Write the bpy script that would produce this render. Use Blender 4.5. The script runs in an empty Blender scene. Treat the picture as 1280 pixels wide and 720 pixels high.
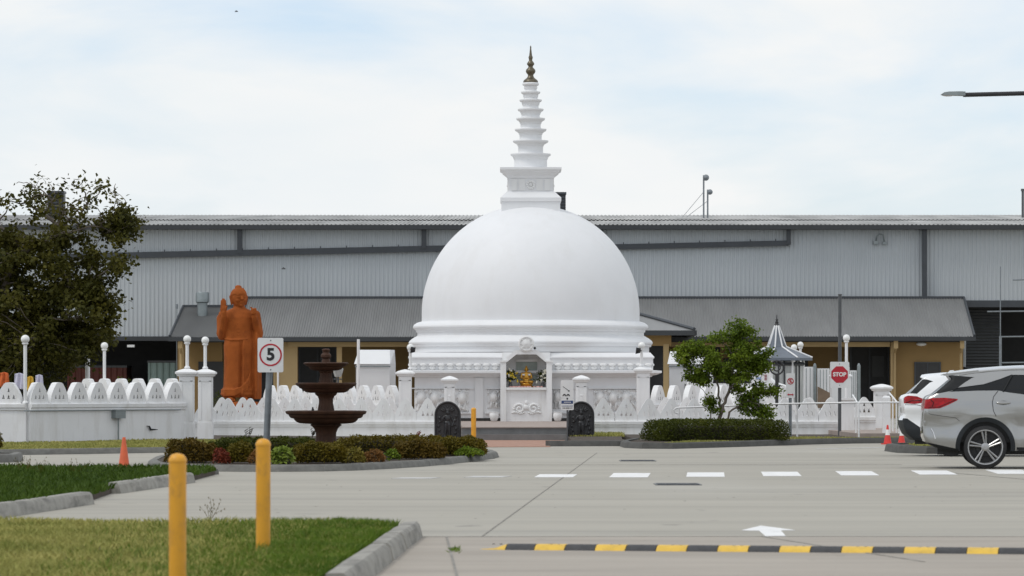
import bpy, bmesh, math, random
import numpy as np
from mathutils import Vector, Matrix, Euler
from mathutils.geometry import delaunay_2d_cdt
random.seed(7); rng = np.random.default_rng(7)
C = bpy.context.scene
COL = C.collection
PI = math.pi

# ------------------------------------------------------------------ camera, sky, sun, exposure
CAMZ = 1.45
F = 5000.0                       # focal length in pixels of a 1280 wide frame
cam = bpy.data.cameras.new('camera'); camo = bpy.data.objects.new('camera', cam); COL.objects.link(camo)
cam.sensor_width = 36.0; cam.lens = F/1280*36; cam.shift_y = 120/1280
cam.clip_start = 0.5; cam.clip_end = 6000
camo.location = (0, 0, CAMZ); camo.rotation_euler = (PI/2, 0, 0)
cam.dof.use_dof = True; cam.dof.focus_distance = 105; cam.dof.aperture_fstop = 6.3
C.camera = camo

SUN_EL, SUN_AZ = math.radians(57), math.radians(-118)      # azimuth clockwise from +Y
w = bpy.data.worlds.new('World'); C.world = w; w.use_nodes = True
nt = w.node_tree; N = nt.nodes; L = nt.links
N.clear()
out = N.new('ShaderNodeOutputWorld'); bg = N.new('ShaderNodeBackground')
sky = N.new('ShaderNodeTexSky'); sky.sky_type = 'NISHITA'; sky.sun_disc = False
sky.sun_elevation = SUN_EL; sky.sun_rotation = SUN_AZ; sky.air_density = 1.0; sky.dust_density = 1.0
bg.inputs['Strength'].default_value = 0.1
tc = N.new('ShaderNodeTexCoord'); mp = N.new('ShaderNodeMapping')
mp.inputs['Scale'].default_value = (1.0, 1.0, 3.2)
mp.inputs['Location'].default_value = (0.37, 0.1, 0.13)
L.new(tc.outputs['Generated'], mp.inputs['Vector'])
n1 = N.new('ShaderNodeTexNoise'); n1.inputs['Scale'].default_value = 7.5; n1.inputs['Detail'].default_value = 7; n1.inputs['Roughness'].default_value = 0.52
n1.inputs['Distortion'].default_value = 0.35
L.new(mp.outputs[0], n1.inputs['Vector'])
r1 = N.new('ShaderNodeValToRGB'); r1.color_ramp.elements[0].position = 0.34; r1.color_ramp.elements[1].position = 0.54
r1.color_ramp.elements[0].color = (0.5, 0.5, 0.5, 1)
L.new(n1.outputs['Fac'], r1.inputs['Fac'])
n2 = N.new('ShaderNodeTexNoise'); n2.inputs['Scale'].default_value = 16; n2.inputs['Detail'].default_value = 6
L.new(mp.outputs[0], n2.inputs['Vector'])
r2 = N.new('ShaderNodeValToRGB'); r2.color_ramp.elements[0].position = 0.3; r2.color_ramp.elements[1].position = 0.7
r2.color_ramp.elements[0].color = (8.5, 8.95, 9.2, 1); r2.color_ramp.elements[1].color = (9.35, 9.4, 9.35, 1)
L.new(n2.outputs['Fac'], r2.inputs['Fac'])
skm = N.new('ShaderNodeMix'); skm.data_type = 'RGBA'; skm.blend_type = 'MULTIPLY'; skm.inputs['Factor'].default_value = 1.0
skm.inputs['B'].default_value = (1.05, 1.35, 1.75, 1)
L.new(sky.outputs[0], skm.inputs['A'])
mx = N.new('ShaderNodeMix'); mx.data_type = 'RGBA'
L.new(r1.outputs['Color'], mx.inputs['Factor']); L.new(skm.outputs['Result'], mx.inputs['A']); L.new(r2.outputs['Color'], mx.inputs['B'])
L.new(mx.outputs['Result'], bg.inputs['Color']); L.new(bg.outputs[0], out.inputs['Surface'])

sd = bpy.data.lights.new('sun', 'SUN'); sd.energy = 1.1; sd.angle = math.radians(14); sd.color = (1, 0.965, 0.91)
so = bpy.data.objects.new('sun', sd); COL.objects.link(so)
tosun = Vector((math.sin(SUN_AZ)*math.cos(SUN_EL), math.cos(SUN_AZ)*math.cos(SUN_EL), math.sin(SUN_EL)))
so.rotation_euler = tosun.to_track_quat('Z', 'Y').to_euler(); so.location = (-60, 30, 90)
C.view_settings.view_transform = 'Standard'; C.view_settings.look = 'None'
C.view_settings.exposure = 0.0; C.view_settings.gamma = 1.0; C.view_settings.use_curve_mapping = False
C.cycles.max_bounces = 6

# ------------------------------------------------------------------ helpers
def W(x, y, d):                   # photo pixel at a known distance -> world point
    return Vector(((x-640)*d/F, d, CAMZ+(480-y)*d/F))
def G(x, y, z=0.0):               # photo pixel on the ground of height z
    d = F*(CAMZ-z)/(y-480); return Vector(((x-640)*d/F, d, z))
def WX(x, d): return (x-640)*d/F
def WZ(y, d): return CAMZ+(480-y)*d/F

def mat(name, col, rough=0.6, var=0.12, scale=3.0, bump=0.0, bscale=None, metal=0.0, spec=0.5, streak=None, col2=None, coat=0.0, stretch=(1,1,1), dirt=None, lo=0.35, hi=0.65):
    m = bpy.data.materials.new(name); m.use_nodes = True
    t = m.node_tree; n = t.nodes; l = t.links
    b = n['Principled BSDF']; b.inputs['Roughness'].default_value = rough; b.inputs['Metallic'].default_value = metal
    b.inputs['Specular IOR Level'].default_value = spec; b.inputs['Coat Weight'].default_value = coat
    tcn = n.new('ShaderNodeTexCoord'); mpn = n.new('ShaderNodeMapping'); mpn.inputs['Scale'].default_value = stretch
    l.new(tcn.outputs['Object'], mpn.inputs['Vector'])
    nz = n.new('ShaderNodeTexNoise'); nz.inputs['Scale'].default_value = scale; nz.inputs['Detail'].default_value = 6; nz.inputs['Roughness'].default_value = 0.6
    l.new(mpn.outputs[0], nz.inputs['Vector'])
    rp = n.new('ShaderNodeValToRGB'); rp.color_ramp.elements[0].position = lo; rp.color_ramp.elements[1].position = hi
    c2 = col2 if col2 else tuple(min(1, c*(1+var)) for c in col); c1 = col if col2 else tuple(c*(1-var) for c in col)
    rp.color_ramp.elements[0].color = (*c1, 1); rp.color_ramp.elements[1].color = (*c2, 1)
    l.new(nz.outputs['Fac'], rp.inputs['Fac'])
    last = rp.outputs['Color']
    if dirt:                      # (colour, amount, scale, stretch) stains with a shape of their own
        mp2 = n.new('ShaderNodeMapping'); mp2.inputs['Scale'].default_value = dirt[3]; l.new(tcn.outputs['Object'], mp2.inputs['Vector'])
        nd = n.new('ShaderNodeTexNoise'); nd.inputs['Scale'].default_value = dirt[2]; nd.inputs['Detail'].default_value = 7; nd.inputs['Roughness'].default_value = 0.65
        l.new(mp2.outputs[0], nd.inputs['Vector'])
        rd = n.new('ShaderNodeMapRange'); rd.inputs['From Min'].default_value = 0.5; rd.inputs['From Max'].default_value = 0.75; rd.inputs['To Max'].default_value = dirt[1]
        l.new(nd.outputs['Fac'], rd.inputs['Value'])
        mm = n.new('ShaderNodeMix'); mm.data_type = 'RGBA'; mm.inputs['B'].default_value = (*dirt[0], 1)
        l.new(rd.outputs[0], mm.inputs['Factor']); l.new(last, mm.inputs['A']); last = mm.outputs['Result']
    l.new(last, b.inputs['Base Color'])
    if bump:
        nb = n.new('ShaderNodeTexNoise'); nb.inputs['Scale'].default_value = bscale or scale*6; nb.inputs['Detail'].default_value = 4
        l.new(mpn.outputs[0], nb.inputs['Vector'])
        bp = n.new('ShaderNodeBump'); bp.inputs['Strength'].default_value = bump; bp.inputs['Distance'].default_value = 0.02
        l.new(nb.outputs['Fac'], bp.inputs['Height']); l.new(bp.outputs[0], b.inputs['Normal'])
    return m

def leafmat(name, c1, c2, scale=2.5, c3=None, trans=0.25):
    m = bpy.data.materials.new(name); m.use_nodes = True
    t = m.node_tree; n = t.nodes; l = t.links; b = n['Principled BSDF']; b.inputs['Roughness'].default_value = 0.65
    b.inputs['Specular IOR Level'].default_value = 0.18
    tcn = n.new('ShaderNodeTexCoord'); nz = n.new('ShaderNodeTexNoise'); nz.inputs['Scale'].default_value = scale; nz.inputs['Detail'].default_value = 8; nz.inputs['Roughness'].default_value = 0.75
    l.new(tcn.outputs['Object'], nz.inputs['Vector'])
    rp = n.new('ShaderNodeValToRGB'); rp.color_ramp.elements[0].position = 0.35; rp.color_ramp.elements[1].position = 0.62
    rp.color_ramp.elements[0].color = (*c1, 1); rp.color_ramp.elements[1].color = (*c2, 1)
    if c3:
        e = rp.color_ramp.elements.new(0.68); e.color = (*c3, 1)
    l.new(nz.outputs['Fac'], rp.inputs['Fac']); l.new(rp.outputs[0], b.inputs['Base Color'])
    if trans:
        tr = n.new('ShaderNodeBsdfTranslucent'); l.new(rp.outputs[0], tr.inputs['Color'])
        ms = n.new('ShaderNodeMixShader'); ms.inputs[0].default_value = trans
        l.new(b.outputs[0], ms.inputs[1]); l.new(tr.outputs[0], ms.inputs[2]); l.new(ms.outputs[0], n['Material Output'].inputs['Surface'])
    return m

LOC = {}
class MB:
    def __init__(s): s.v = []; s.f = []; s.mi = []
    def add(s, vs, fs, m=0):
        o = len(s.v); s.v += [tuple(v) for v in vs]; s.f += [tuple(i+o for i in f) for f in fs]; s.mi += [m]*len(fs); return s
    def box(s, x0, x1, y0, y1, z0, z1, m=0):
        return s.add([(x0,y0,z0),(x1,y0,z0),(x1,y1,z0),(x0,y1,z0),(x0,y0,z1),(x1,y0,z1),(x1,y1,z1),(x0,y1,z1)],
                     [(0,3,2,1),(4,5,6,7),(0,1,5,4),(1,2,6,5),(2,3,7,6),(3,0,4,7)], m)
    def prism(s, poly, y0, y1, m=0):      # poly in xz
        n = len(poly); a = sum(poly[i][0]*poly[(i+1)%n][1]-poly[(i+1)%n][0]*poly[i][1] for i in range(n))
        if a < 0: poly = poly[::-1]
        return s.add([(x,y0,z) for x,z in poly]+[(x,y1,z) for x,z in poly],
              [tuple(range(n)), tuple(range(2*n-1,n-1,-1))]+[(i,i+n,(i+1)%n+n,(i+1)%n) for i in range(n)], m)
    def prismx(s, poly, x0, x1, m=0):     # poly in yz
        n = len(poly); a = sum(poly[i][0]*poly[(i+1)%n][1]-poly[(i+1)%n][0]*poly[i][1] for i in range(n))
        if a < 0: poly = poly[::-1]
        return s.add([(x0,y,z) for y,z in poly]+[(x1,y,z) for y,z in poly],
              [tuple(range(n-1,-1,-1)), tuple(range(n,2*n))]+[(i,(i+1)%n,(i+1)%n+n,i+n) for i in range(n)], m)
    def slab(s, poly, z0, z1, m=0):       # poly in xy
        n = len(poly); a = sum(poly[i][0]*poly[(i+1)%n][1]-poly[(i+1)%n][0]*poly[i][1] for i in range(n))
        if a < 0: poly = poly[::-1]
        return s.add([(x,y,z0) for x,y in poly]+[(x,y,z1) for x,y in poly],
              [tuple(range(n-1,-1,-1)), tuple(range(n,2*n))]+[(i,(i+1)%n,(i+1)%n+n,i+n) for i in range(n)], m)
    def lathe(s, prof, c=(0,0,0), n=48, fn=None, sq=False, m=0, caps=True):   # prof [(r,z)...]
        vs = []; fs = []; k = len(prof)
        if sq: n = 4
        for r, z in prof:
            for i in range(n):
                a = 2*PI*i/n+(PI/4 if sq else 0); rr = r*(math.sqrt(2) if sq else 1)
                if fn: rr += fn(a, z)
                vs.append((c[0]+rr*math.cos(a), c[1]+rr*math.sin(a), c[2]+z))
        up = prof[-1][1] >= prof[0][1]
        for j in range(k-1):
            for i in range(n):
                q = (j*n+i, j*n+(i+1)%n, (j+1)*n+(i+1)%n, (j+1)*n+i); fs.append(q if up else q[::-1])
        b = tuple(range(n-1,-1,-1)); t = tuple((k-1)*n+i for i in range(n))
        fs += [b if up else b[::-1], t if up else t[::-1]] if caps else []
        return s.add(vs, fs, m)
    def tube(s, pts, r, n=8, m=0, caps=True):
        pts = [Vector(p) for p in pts]; k = len(pts)
        rs = r if isinstance(r, (list, tuple)) else [r]*k
        vs = []; fs = []; ref = None
        for j, p in enumerate(pts):
            d = (pts[min(j+1,k-1)]-pts[max(j-1,0)])
            d = d.normalized() if d.length > 1e-9 else Vector((0,0,1))
            if ref is None: ref = Vector((0,0,1)) if abs(d.z) < .9 else Vector((1,0,0))
            u = d.cross(ref).normalized() if d.cross(ref).length > 1e-6 else d.orthogonal().normalized(); v = d.cross(u)
            ref = u.cross(d)
            for i in range(n):
                a = 2*PI*i/n; vs.append(p+(u*math.cos(a)+v*math.sin(a))*rs[j])
        for j in range(k-1):
            for i in range(n): fs.append((j*n+i, (j+1)*n+i, (j+1)*n+(i+1)%n, j*n+(i+1)%n))
        if caps: fs += [tuple(range(n)), tuple((k-1)*n+i for i in range(n-1,-1,-1))]
        return s.add(vs, fs, m)
    def ell(s, c, r, n=16, k=10, rot=None, m=0):
        vs = []; fs = []; c = Vector(c); R = Euler(rot).to_matrix() if rot else Matrix.Identity(3)
        for j in range(k+1):
            t = PI*j/k-PI/2
            for i in range(n):
                a = 2*PI*i/n; vs.append(c+R@Vector((r[0]*math.cos(t)*math.cos(a), r[1]*math.cos(t)*math.sin(a), r[2]*math.sin(t))))
        for j in range(k):
            for i in range(n): fs.append((j*n+i, j*n+(i+1)%n, (j+1)*n+(i+1)%n, (j+1)*n+i))
        return s.add(vs, fs, m)
    def capsule(s, p0, p1, r0, r1, n=10):
        p0 = Vector(p0); p1 = Vector(p1); s.tube([p0, p1], [r0, r1], n); s.ell(p0, (r0,)*3, n, 6); s.ell(p1, (r1,)*3, n, 6); return s
    def mesh(s, name, mats, smooth=None, off=None, fix=False):
        me = bpy.data.meshes.new(name)
        v = s.v if off is None else [(a-off[0], b-off[1], c-off[2]) for a,b,c in s.v]
        me.from_pydata(v, [], s.f)
        for m in (mats if isinstance(mats, (list, tuple)) else [mats]): me.materials.append(m)
        if isinstance(mats, (list, tuple)) and len(mats) > 1: me.polygons.foreach_set('material_index', s.mi)
        if fix:
            bm = bmesh.new(); bm.from_mesh(me); bmesh.ops.remove_doubles(bm, verts=bm.verts, dist=1e-4); bmesh.ops.recalc_face_normals(bm, faces=bm.faces); bm.to_mesh(me); bm.free()
        if smooth is not None:
            me.polygons.foreach_set('use_smooth', [True]*len(me.polygons)); me.set_sharp_from_angle(angle=math.radians(smooth))
        me.update(); return me
    def build(s, name, mats, parent=None, smooth=None, local=False, fix=False):
        off = None
        if parent is not None and not local: off = LOC.get(parent.name, Vector((0,0,0)))
        o = bpy.data.objects.new(name, s.mesh(name, mats, smooth, off, fix)); COL.objects.link(o)
        if parent is not None: o.parent = parent; LOC[o.name] = LOC.get(parent.name, Vector((0,0,0)))
        return o

def tag(o, label=None, cat=None, group=None, kind=None):
    if label: o['label'] = label
    if cat: o['category'] = cat
    if group: o['group'] = group
    if kind: o['kind'] = kind
    return o
def thing(name, label, cat, loc=(0,0,0), rz=0.0, group=None):
    o = bpy.data.objects.new(name, None); COL.objects.link(o); o.location = loc; o.rotation_euler = (0,0,rz); o.empty_display_size = .2
    LOC[o.name] = Vector(loc); return tag(o, label, cat, group)
def whole(mb, name, m, label, cat, loc, group=None, smooth=None, fix=False):   # a thing that is one mesh, with its origin at its base
    o = bpy.data.objects.new(name, mb.mesh(name, m, smooth, Vector(loc), fix)); COL.objects.link(o); o.location = loc
    return tag(o, label, cat, group)
def struct(mb, name, m, kind='structure', smooth=None):
    o = mb.build(name, m, None, smooth); o['kind'] = kind; return o
def dup(root, loc, label, rz=None):
    r = root.copy(); COL.objects.link(r); r.location = loc; LOC[r.name] = Vector(loc); r['label'] = label
    if rz is not None: r.rotation_euler = (0,0,rz)
    for ch in list(root.children):
        c = ch.copy(); COL.objects.link(c); c.parent = r
        for g in list(ch.children):
            d = g.copy(); COL.objects.link(d); d.parent = c
    return r
def child(parent, mesh, name, loc=(0,0,0)):
    o = bpy.data.objects.new(name, mesh); COL.objects.link(o); o.parent = parent; o.location = loc; return o

def curve2d(polys, ext, bevel=0.0):    # filled 2D shape with holes in the xz plane, thickness along y (centred)
    cu = bpy.data.curves.new('shape', 'CURVE'); cu.dimensions = '2D'; cu.fill_mode = 'BOTH'; cu.extrude = ext/2; cu.bevel_depth = bevel
    for p in polys:
        sp = cu.splines.new('POLY'); sp.points.add(len(p)-1)
        for i, (x, z) in enumerate(p): sp.points[i].co = (x, z, 0, 1)
        sp.use_cyclic_u = True
    o = bpy.data.objects.new('shape', cu); COL.objects.link(o)
    bpy.context.view_layer.update()
    me = bpy.data.meshes.new_from_object(o.evaluated_get(bpy.context.evaluated_depsgraph_get()))
    bpy.data.objects.remove(o); 
    mb = MB(); mb.add([(v.co.x, -v.co.z, v.co.y) for v in me.vertices], [tuple(p.vertices) for p in me.polygons]); bpy.data.meshes.remove(me)
    return mb
def text2d(s, size, depth=0.004, bold=0.0):
    cu = bpy.data.curves.new('txt', 'FONT'); cu.body = s; cu.size = size; cu.extrude = depth/2; cu.align_x = 'CENTER'; cu.align_y = 'CENTER'; cu.offset = bold
    o = bpy.data.objects.new('txt', cu); COL.objects.link(o); bpy.context.view_layer.update()
    me = bpy.data.meshes.new_from_object(o.evaluated_get(bpy.context.evaluated_depsgraph_get())); bpy.data.objects.remove(o)
    mb = MB(); mb.add([(v.co.x, -v.co.z, v.co.y) for v in me.vertices], [tuple(p.vertices) for p in me.polygons]); bpy.data.meshes.remove(me)
    return mb
def shift(mb, d):
    mb.v = [(a+d[0], b+d[1], c+d[2]) for a,b,c in mb.v]; return mb
def remesh(mb, voxel, smooth_it=2):     # union of blobs -> one continuous surface
    me = mb.mesh('blob', []); o = bpy.data.objects.new('blob', me); COL.objects.link(o)
    md = o.modifiers.new('r', 'REMESH'); md.mode = 'VOXEL'; md.voxel_size = voxel
    if smooth_it:
        sm = o.modifiers.new('s', 'SMOOTH'); sm.factor = 0.5; sm.iterations = smooth_it
    bpy.context.view_layer.update()
    m2 = bpy.data.meshes.new_from_object(o.evaluated_get(bpy.context.evaluated_depsgraph_get()))
    bpy.data.objects.remove(o); r = MB(); r.add([tuple(v.co) for v in m2.vertices], [tuple(p.vertices) for p in m2.polygons]); bpy.data.meshes.remove(m2)
    return r
def fast_mesh(name, V, Fc, m):          # numpy arrays, all faces same size
    me = bpy.data.meshes.new(name); k = Fc.shape[1]
    me.vertices.add(len(V)); me.vertices.foreach_set('co', np.ascontiguousarray(V, dtype=np.float32).ravel())
    me.loops.add(Fc.size); me.loops.foreach_set('vertex_index', np.ascontiguousarray(Fc, dtype=np.int32).ravel())
    me.polygons.add(len(Fc)); me.polygons.foreach_set('loop_start', np.arange(0, Fc.size, k, dtype=np.int32)); me.polygons.foreach_set('loop_total', np.full(len(Fc), k, dtype=np.int32))
    me.materials.append(m); me.update(calc_edges=True); me.validate(); return me
def leaves(P, size, nrm=None, up=0.3, aspect=0.55):   # one folded kite leaf per point
    n = len(P); a = rng.uniform(0, 2*PI, n); tilt = rng.normal(0, .6, n)
    d = np.stack([np.cos(a)*np.cos(tilt), np.sin(a)*np.cos(tilt), np.sin(tilt)-up*0.3], 1)
    d /= np.linalg.norm(d, axis=1)[:,None]
    r = rng.normal(0, 1, (n,3)); r[:,2] += up*2
    s = np.cross(d, r); s /= (np.linalg.norm(s, axis=1)[:,None]+1e-9); nn = np.cross(s, d)
    L_ = (size*rng.uniform(.65, 1.25, n))[:,None]; wd = L_*aspect*0.5
    v0 = P; v1 = P+d*L_*.42+s*wd+nn*L_*.1; v2 = P+d*L_; v3 = P+d*L_*.42-s*wd+nn*L_*.1
    V = np.stack([v0,v1,v2,v3],1).reshape(-1,3); b = np.arange(n)[:,None]*4
    Fc = np.concatenate([b+np.array([[0,1,2]]), b+np.array([[0,2,3]])])
    return V, Fc
def leafobj(P, size, name, m, parent, up=0.3, aspect=0.55):
    off = np.array(LOC.get(parent.name, (0,0,0))) if parent else np.zeros(3)
    V, Fc = leaves(P, size, None, up, aspect); o = bpy.data.objects.new(name, fast_mesh(name, V-off, Fc, m)); COL.objects.link(o)
    if parent: o.parent = parent
    return o

# ------------------------------------------------------------------ materials
M = {}
wd_ = ((.46,.43,.38), .42, 2.4, (1.6,1.6,.3))
M['white'] = mat('white_paint', (.80,.80,.80), .55, .02, 2.0, bump=.08, bscale=30, dirt=wd_)
M['dome'] = mat('dome_paint', (.765,.77,.78), .6, .015, 1.2, bump=.05, bscale=9, dirt=((.60,.58,.55), .22, 1.5, (1,1,.22)))
M['relief'] = mat('relief_paint', (.77,.77,.765), .6, .02, 4.0)
M['rail'] = mat('white_metal', (.8,.8,.8), .35, .03, 5)
M['opal'] = mat('opal_globe', (.82,.82,.80), .25, .02, 4)
M['concrete'] = mat('road_concrete', (.362,.340,.290), .85, .08, .5, bump=.12, bscale=14, stretch=(.14,1,1), dirt=((.255,.243,.213), .62, .42, (.3,1.5,1)))
def spots(m, col, scale, lo, hi, amt, stretch=(1,1,1)):
    t = m.node_tree; n = t.nodes; l = t.links; b = n['Principled BSDF']; src = b.inputs['Base Color'].links[0].from_socket
    tcn = n.new('ShaderNodeTexCoord'); mp_ = n.new('ShaderNodeMapping'); mp_.inputs['Scale'].default_value = stretch; l.new(tcn.outputs['Object'], mp_.inputs['Vector'])
    nz = n.new('ShaderNodeTexNoise'); nz.inputs['Scale'].default_value = scale; nz.inputs['Detail'].default_value = 5; l.new(mp_.outputs[0], nz.inputs['Vector'])
    mr = n.new('ShaderNodeMapRange'); mr.inputs['From Min'].default_value = lo; mr.inputs['From Max'].default_value = hi; mr.inputs['To Max'].default_value = amt; l.new(nz.outputs['Fac'], mr.inputs['Value'])
    mm = n.new('ShaderNodeMix'); mm.data_type = 'RGBA'; mm.inputs['B'].default_value = (*col, 1); l.new(mr.outputs[0], mm.inputs['Factor']); l.new(src, mm.inputs['A']); l.new(mm.outputs['Result'], b.inputs['Base Color'])
spots(M['concrete'], (.16,.15,.135), 2.2, .66, .74, .55, (.7,.35,1)); spots(M['concrete'], (.24,.228,.20), .9, .56, .72, .5, (.05,1.4,1)); spots(M['concrete'], (.43,.415,.37), .25, .5, .7, .6, (.5,.2,1))
M['apron'] = mat('apron_concrete', (.355,.317,.270), .85, .08, 1.4, bump=.15, bscale=20, stretch=(.25,1,1), dirt=((.25,.22,.19), .5, .8, (.4,1.4,1)))
spots(M['apron'], (.17,.145,.115), 3.0, .66, .75, .6, (.7,.4,1)); spots(M['apron'], (.25,.215,.175), .6, .54, .72, .55, (.08,1.2,1))
M['kerb'] = mat('kerb_concrete', (.165,.162,.148), .9, .16, 5, bump=.4, bscale=25, dirt=((.10,.098,.09), .7, 3.5, (1,1,2)))
M['kerb_light'] = mat('pale_kerb_concrete', (.30,.288,.258), .9, .16, 4, bump=.4, bscale=25, dirt=((.085,.082,.074), .85, 3.0, (1,.5,2)))
M['kerb_dark'] = mat('weathered_kerb', (.085,.084,.078), .9, .2, 6, bump=.3, dirt=((.06,.06,.055), .6, 3, (1,1,1)))
M['joint'] = mat('joint_sealant', (.235,.222,.198), .9, .25, 3)
M['paint'] = mat('road_paint', (.78,.78,.77), .7, .05, 3, dirt=((.42,.41,.39), .6, 4, (1,1,1)))
M['paint_worn'] = mat('worn_road_paint', (.52,.515,.50), .7, .12, 3, dirt=((.36,.35,.33), .9, 4, (1,1,1)))
M['brick'] = mat('brick_paving', (.36,.20,.14), .85, .18, 6, dirt=((.30,.26,.22), .5, 3, (1,1,1)))
M['tread'] = mat('terrace_paving', (.33,.27,.235), .85, .1, 3)
M['riser'] = mat('step_riser', (.17,.17,.168), .85, .12, 4)
M['plinth'] = mat('dark_plinth', (.03,.028,.026), .6, .2, 3)
M['clad'] = mat('grey_cladding', (.46,.488,.505), .55, .04, .35, stretch=(1,1,.15), spec=.4)
M['trim'] = mat('dark_grey_trim', (.044,.050,.058), .45, .1, 2)
M['roofing'] = mat('zinc_roofing', (.38,.38,.372), .8, .22, .5, spec=.12, stretch=(1.6,.2,1))
M['leanroof'] = mat('grey_roofing', (.205,.206,.204), .5, .09, .7, stretch=(2.2,.25,1))
M['fascia'] = mat('dark_fascia', (.035,.038,.042), .5, .1, 2)
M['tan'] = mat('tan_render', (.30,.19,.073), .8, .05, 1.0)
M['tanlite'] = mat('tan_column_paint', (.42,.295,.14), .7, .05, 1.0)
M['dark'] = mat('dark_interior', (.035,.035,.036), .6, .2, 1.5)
M['darkglass'] = mat('dark_glass', (.012,.013,.014), .08, .1, 1)
M['shutter'] = mat('dark_shutter', (.055,.058,.06), .5, .1, 2)
M['redbox'] = mat('rusty_red_container', (.19,.055,.04), .6, .15, 1.5)
M['greenbox'] = mat('pale_green_container', (.30,.40,.37), .5, .08, 1)
M['orange'] = mat('ochre_clay', (.31,.082,.017), .8, .12, 2.2, bump=.12, bscale=14, spec=.15, dirt=((.15,.036,.010), .75, 3.5, (1,1,.6)))
M['gold'] = mat('gilded_metal', (.62,.33,.055), .3, .1, 12, metal=.7)
M['bronze'] = mat('bronze_finial', (.14,.12,.085), .38, .2, 10, metal=.7)
M['fount'] = mat('brown_cast_iron', (.058,.027,.015), .65, .25, 5, bump=.2, spec=.25, dirt=((.085,.032,.02), .6, 4, (1,1,2)))
M['granite'] = mat('black_granite', (.022,.022,.024), .38, .3, 6, bump=.25, bscale=30)
M['yellow'] = mat('yellow_steel_paint', (.76,.36,.022), .45, .06, 3, dirt=((.30,.16,.05), .75, 9, (1,1,.5)))
M['humpy'] = mat('yellow_rubber', (.72,.46,.06), .6, .08, 8, dirt=((.30,.22,.09), .6, 9, (1,1,1)))
M['humpb'] = mat('black_rubber', (.045,.045,.047), .7, .2, 10, bump=.3)
M['cone'] = mat('orange_cone_rubber', (.62,.11,.035), .55, .1, 6, dirt=((.30,.09,.05), .5, 7, (1,1,1)))
M['conered'] = mat('red_cone_rubber', (.68,.045,.035), .5, .06, 6)
M['reflect'] = mat('reflective_band', (.78,.78,.76), .4, .04, 8)
M['steel'] = mat('galvanised_steel', (.20,.22,.235), .45, .12, 6, metal=.3)
M['darksteel'] = mat('dark_painted_steel', (.085,.09,.095), .45, .12, 5)
M['signw'] = mat('sign_white', (.74,.745,.74), .4, .03, 5)
M['signr'] = mat('sign_red', (.46,.012,.028), .4, .04, 5)
M['signk'] = mat('sign_black', (.012,.012,.014), .4, .04, 5)
M['signb'] = mat('sign_blue', (.02,.05,.16), .4, .05, 5)
M['bark'] = mat('grey_brown_bark', (.15,.125,.10), .9, .25, 5, bump=.5, stretch=(1,1,.3))
M['twigs'] = mat('dark_twigs', (.035,.03,.018), .9, .3, 6)
M['soil'] = mat('garden_soil', (.06,.045,.032), .95, .3, 5, bump=.4)
M['leaf_fig'] = leafmat('fig_leaf', (.028,.034,.006), (.105,.096,.015), 1.1, (.19,.155,.022))
M['leaf_young'] = leafmat('fresh_leaf', (.06,.105,.010), (.18,.245,.02), 1.6, (.27,.32,.03))
M['leaf_box'] = leafmat('box_leaf', (.024,.034,.004), (.085,.098,.010), 2.6, (.18,.15,.014))
M['leaf_red'] = leafmat('bronze_leaf', (.07,.052,.007), (.145,.092,.013), 2.2, (.24,.085,.02))
M['leaf_mix'] = leafmat('olive_leaf', (.07,.062,.006), (.16,.12,.012), 2.2, (.25,.12,.016))
M['leaf_crim'] = leafmat('crimson_leaf', (.13,.03,.018), (.26,.06,.03), 3)
M['leaf_lime'] = leafmat('lime_leaf', (.11,.17,.02), (.24,.30,.05), 3)
M['leaf_gold'] = leafmat('golden_leaf', (.12,.11,.015), (.22,.17,.03), 3)
M['leaf_orange'] = leafmat('orange_leaf', (.15,.075,.022), (.26,.13,.04), 3)
M['grass_dry'] = leafmat('dry_grass', (.21,.24,.05), (.45,.41,.13), .9, (.25,.285,.055))
M['grass_dark'] = leafmat('dark_grass', (.03,.065,.007), (.075,.125,.013), 1.2, (.13,.16,.03))
M['grass_lush'] = leafmat('lush_grass', (.065,.125,.012), (.14,.215,.022), 1.2, (.22,.25,.04))
M['silver'] = mat('silver_car_paint', (.34,.34,.333), .30, .01, 3, metal=.8, coat=1.0)
M['carwhite'] = mat('white_car_paint', (.80,.81,.82), .3, .01, 3, coat=1.0)
M['trimblack'] = mat('black_car_plastic', (.016,.017,.018), .55, .1, 8, spec=.2)
M['charcoal'] = mat('charcoal_car_plastic', (.020,.023,.026), .55, .1, 8, spec=.25)
M['glass'] = mat('tinted_car_glass', (.010,.011,.012), .10, .05, 2, spec=.3)
M['lens'] = mat('red_lens', (.30,.006,.009), .15, .35, 14, spec=.3)
M['lensdark'] = mat('smoked_red_lens', (.07,.006,.007), .12, .2, 9, spec=.3)
M['lensclear'] = mat('clear_lens', (.55,.55,.56), .1, .1, 9, coat=1.0)
M['tyre'] = mat('tyre_rubber', (.020,.020,.021), .8, .2, 12)
M['alloy'] = mat('alloy_wheel', (.40,.40,.40), .3, .05, 6, metal=.8)
M['brake'] = mat('dark_wheel_well', (.018,.018,.018), .7, .2, 6)
M['chrome'] = mat('chrome', (.7,.7,.7), .15, .02, 4, metal=.95)
M['slate'] = mat('slate_blue_roofing', (.135,.155,.185), .5, .1, 3)
M['iron'] = mat('black_iron', (.02,.02,.022), .5, .2, 6)
M['booth'] = mat('booth_panel', (.74,.745,.75), .45, .03, 1.0)
M['glassgrey'] = mat('pale_glass_panel', (.42,.43,.42), .2, .25, 2, stretch=(3,3,.3))
M['vent'] = mat('galvanised_flue', (.25,.28,.285), .4, .1, 4, metal=.5)
M['lilac'] = mat('lilac_cloth', (.55,.54,.66), .9, .1, 4)
M['yellowcloth'] = mat('yellow_cloth', (.62,.38,.04), .9, .1, 4)
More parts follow.
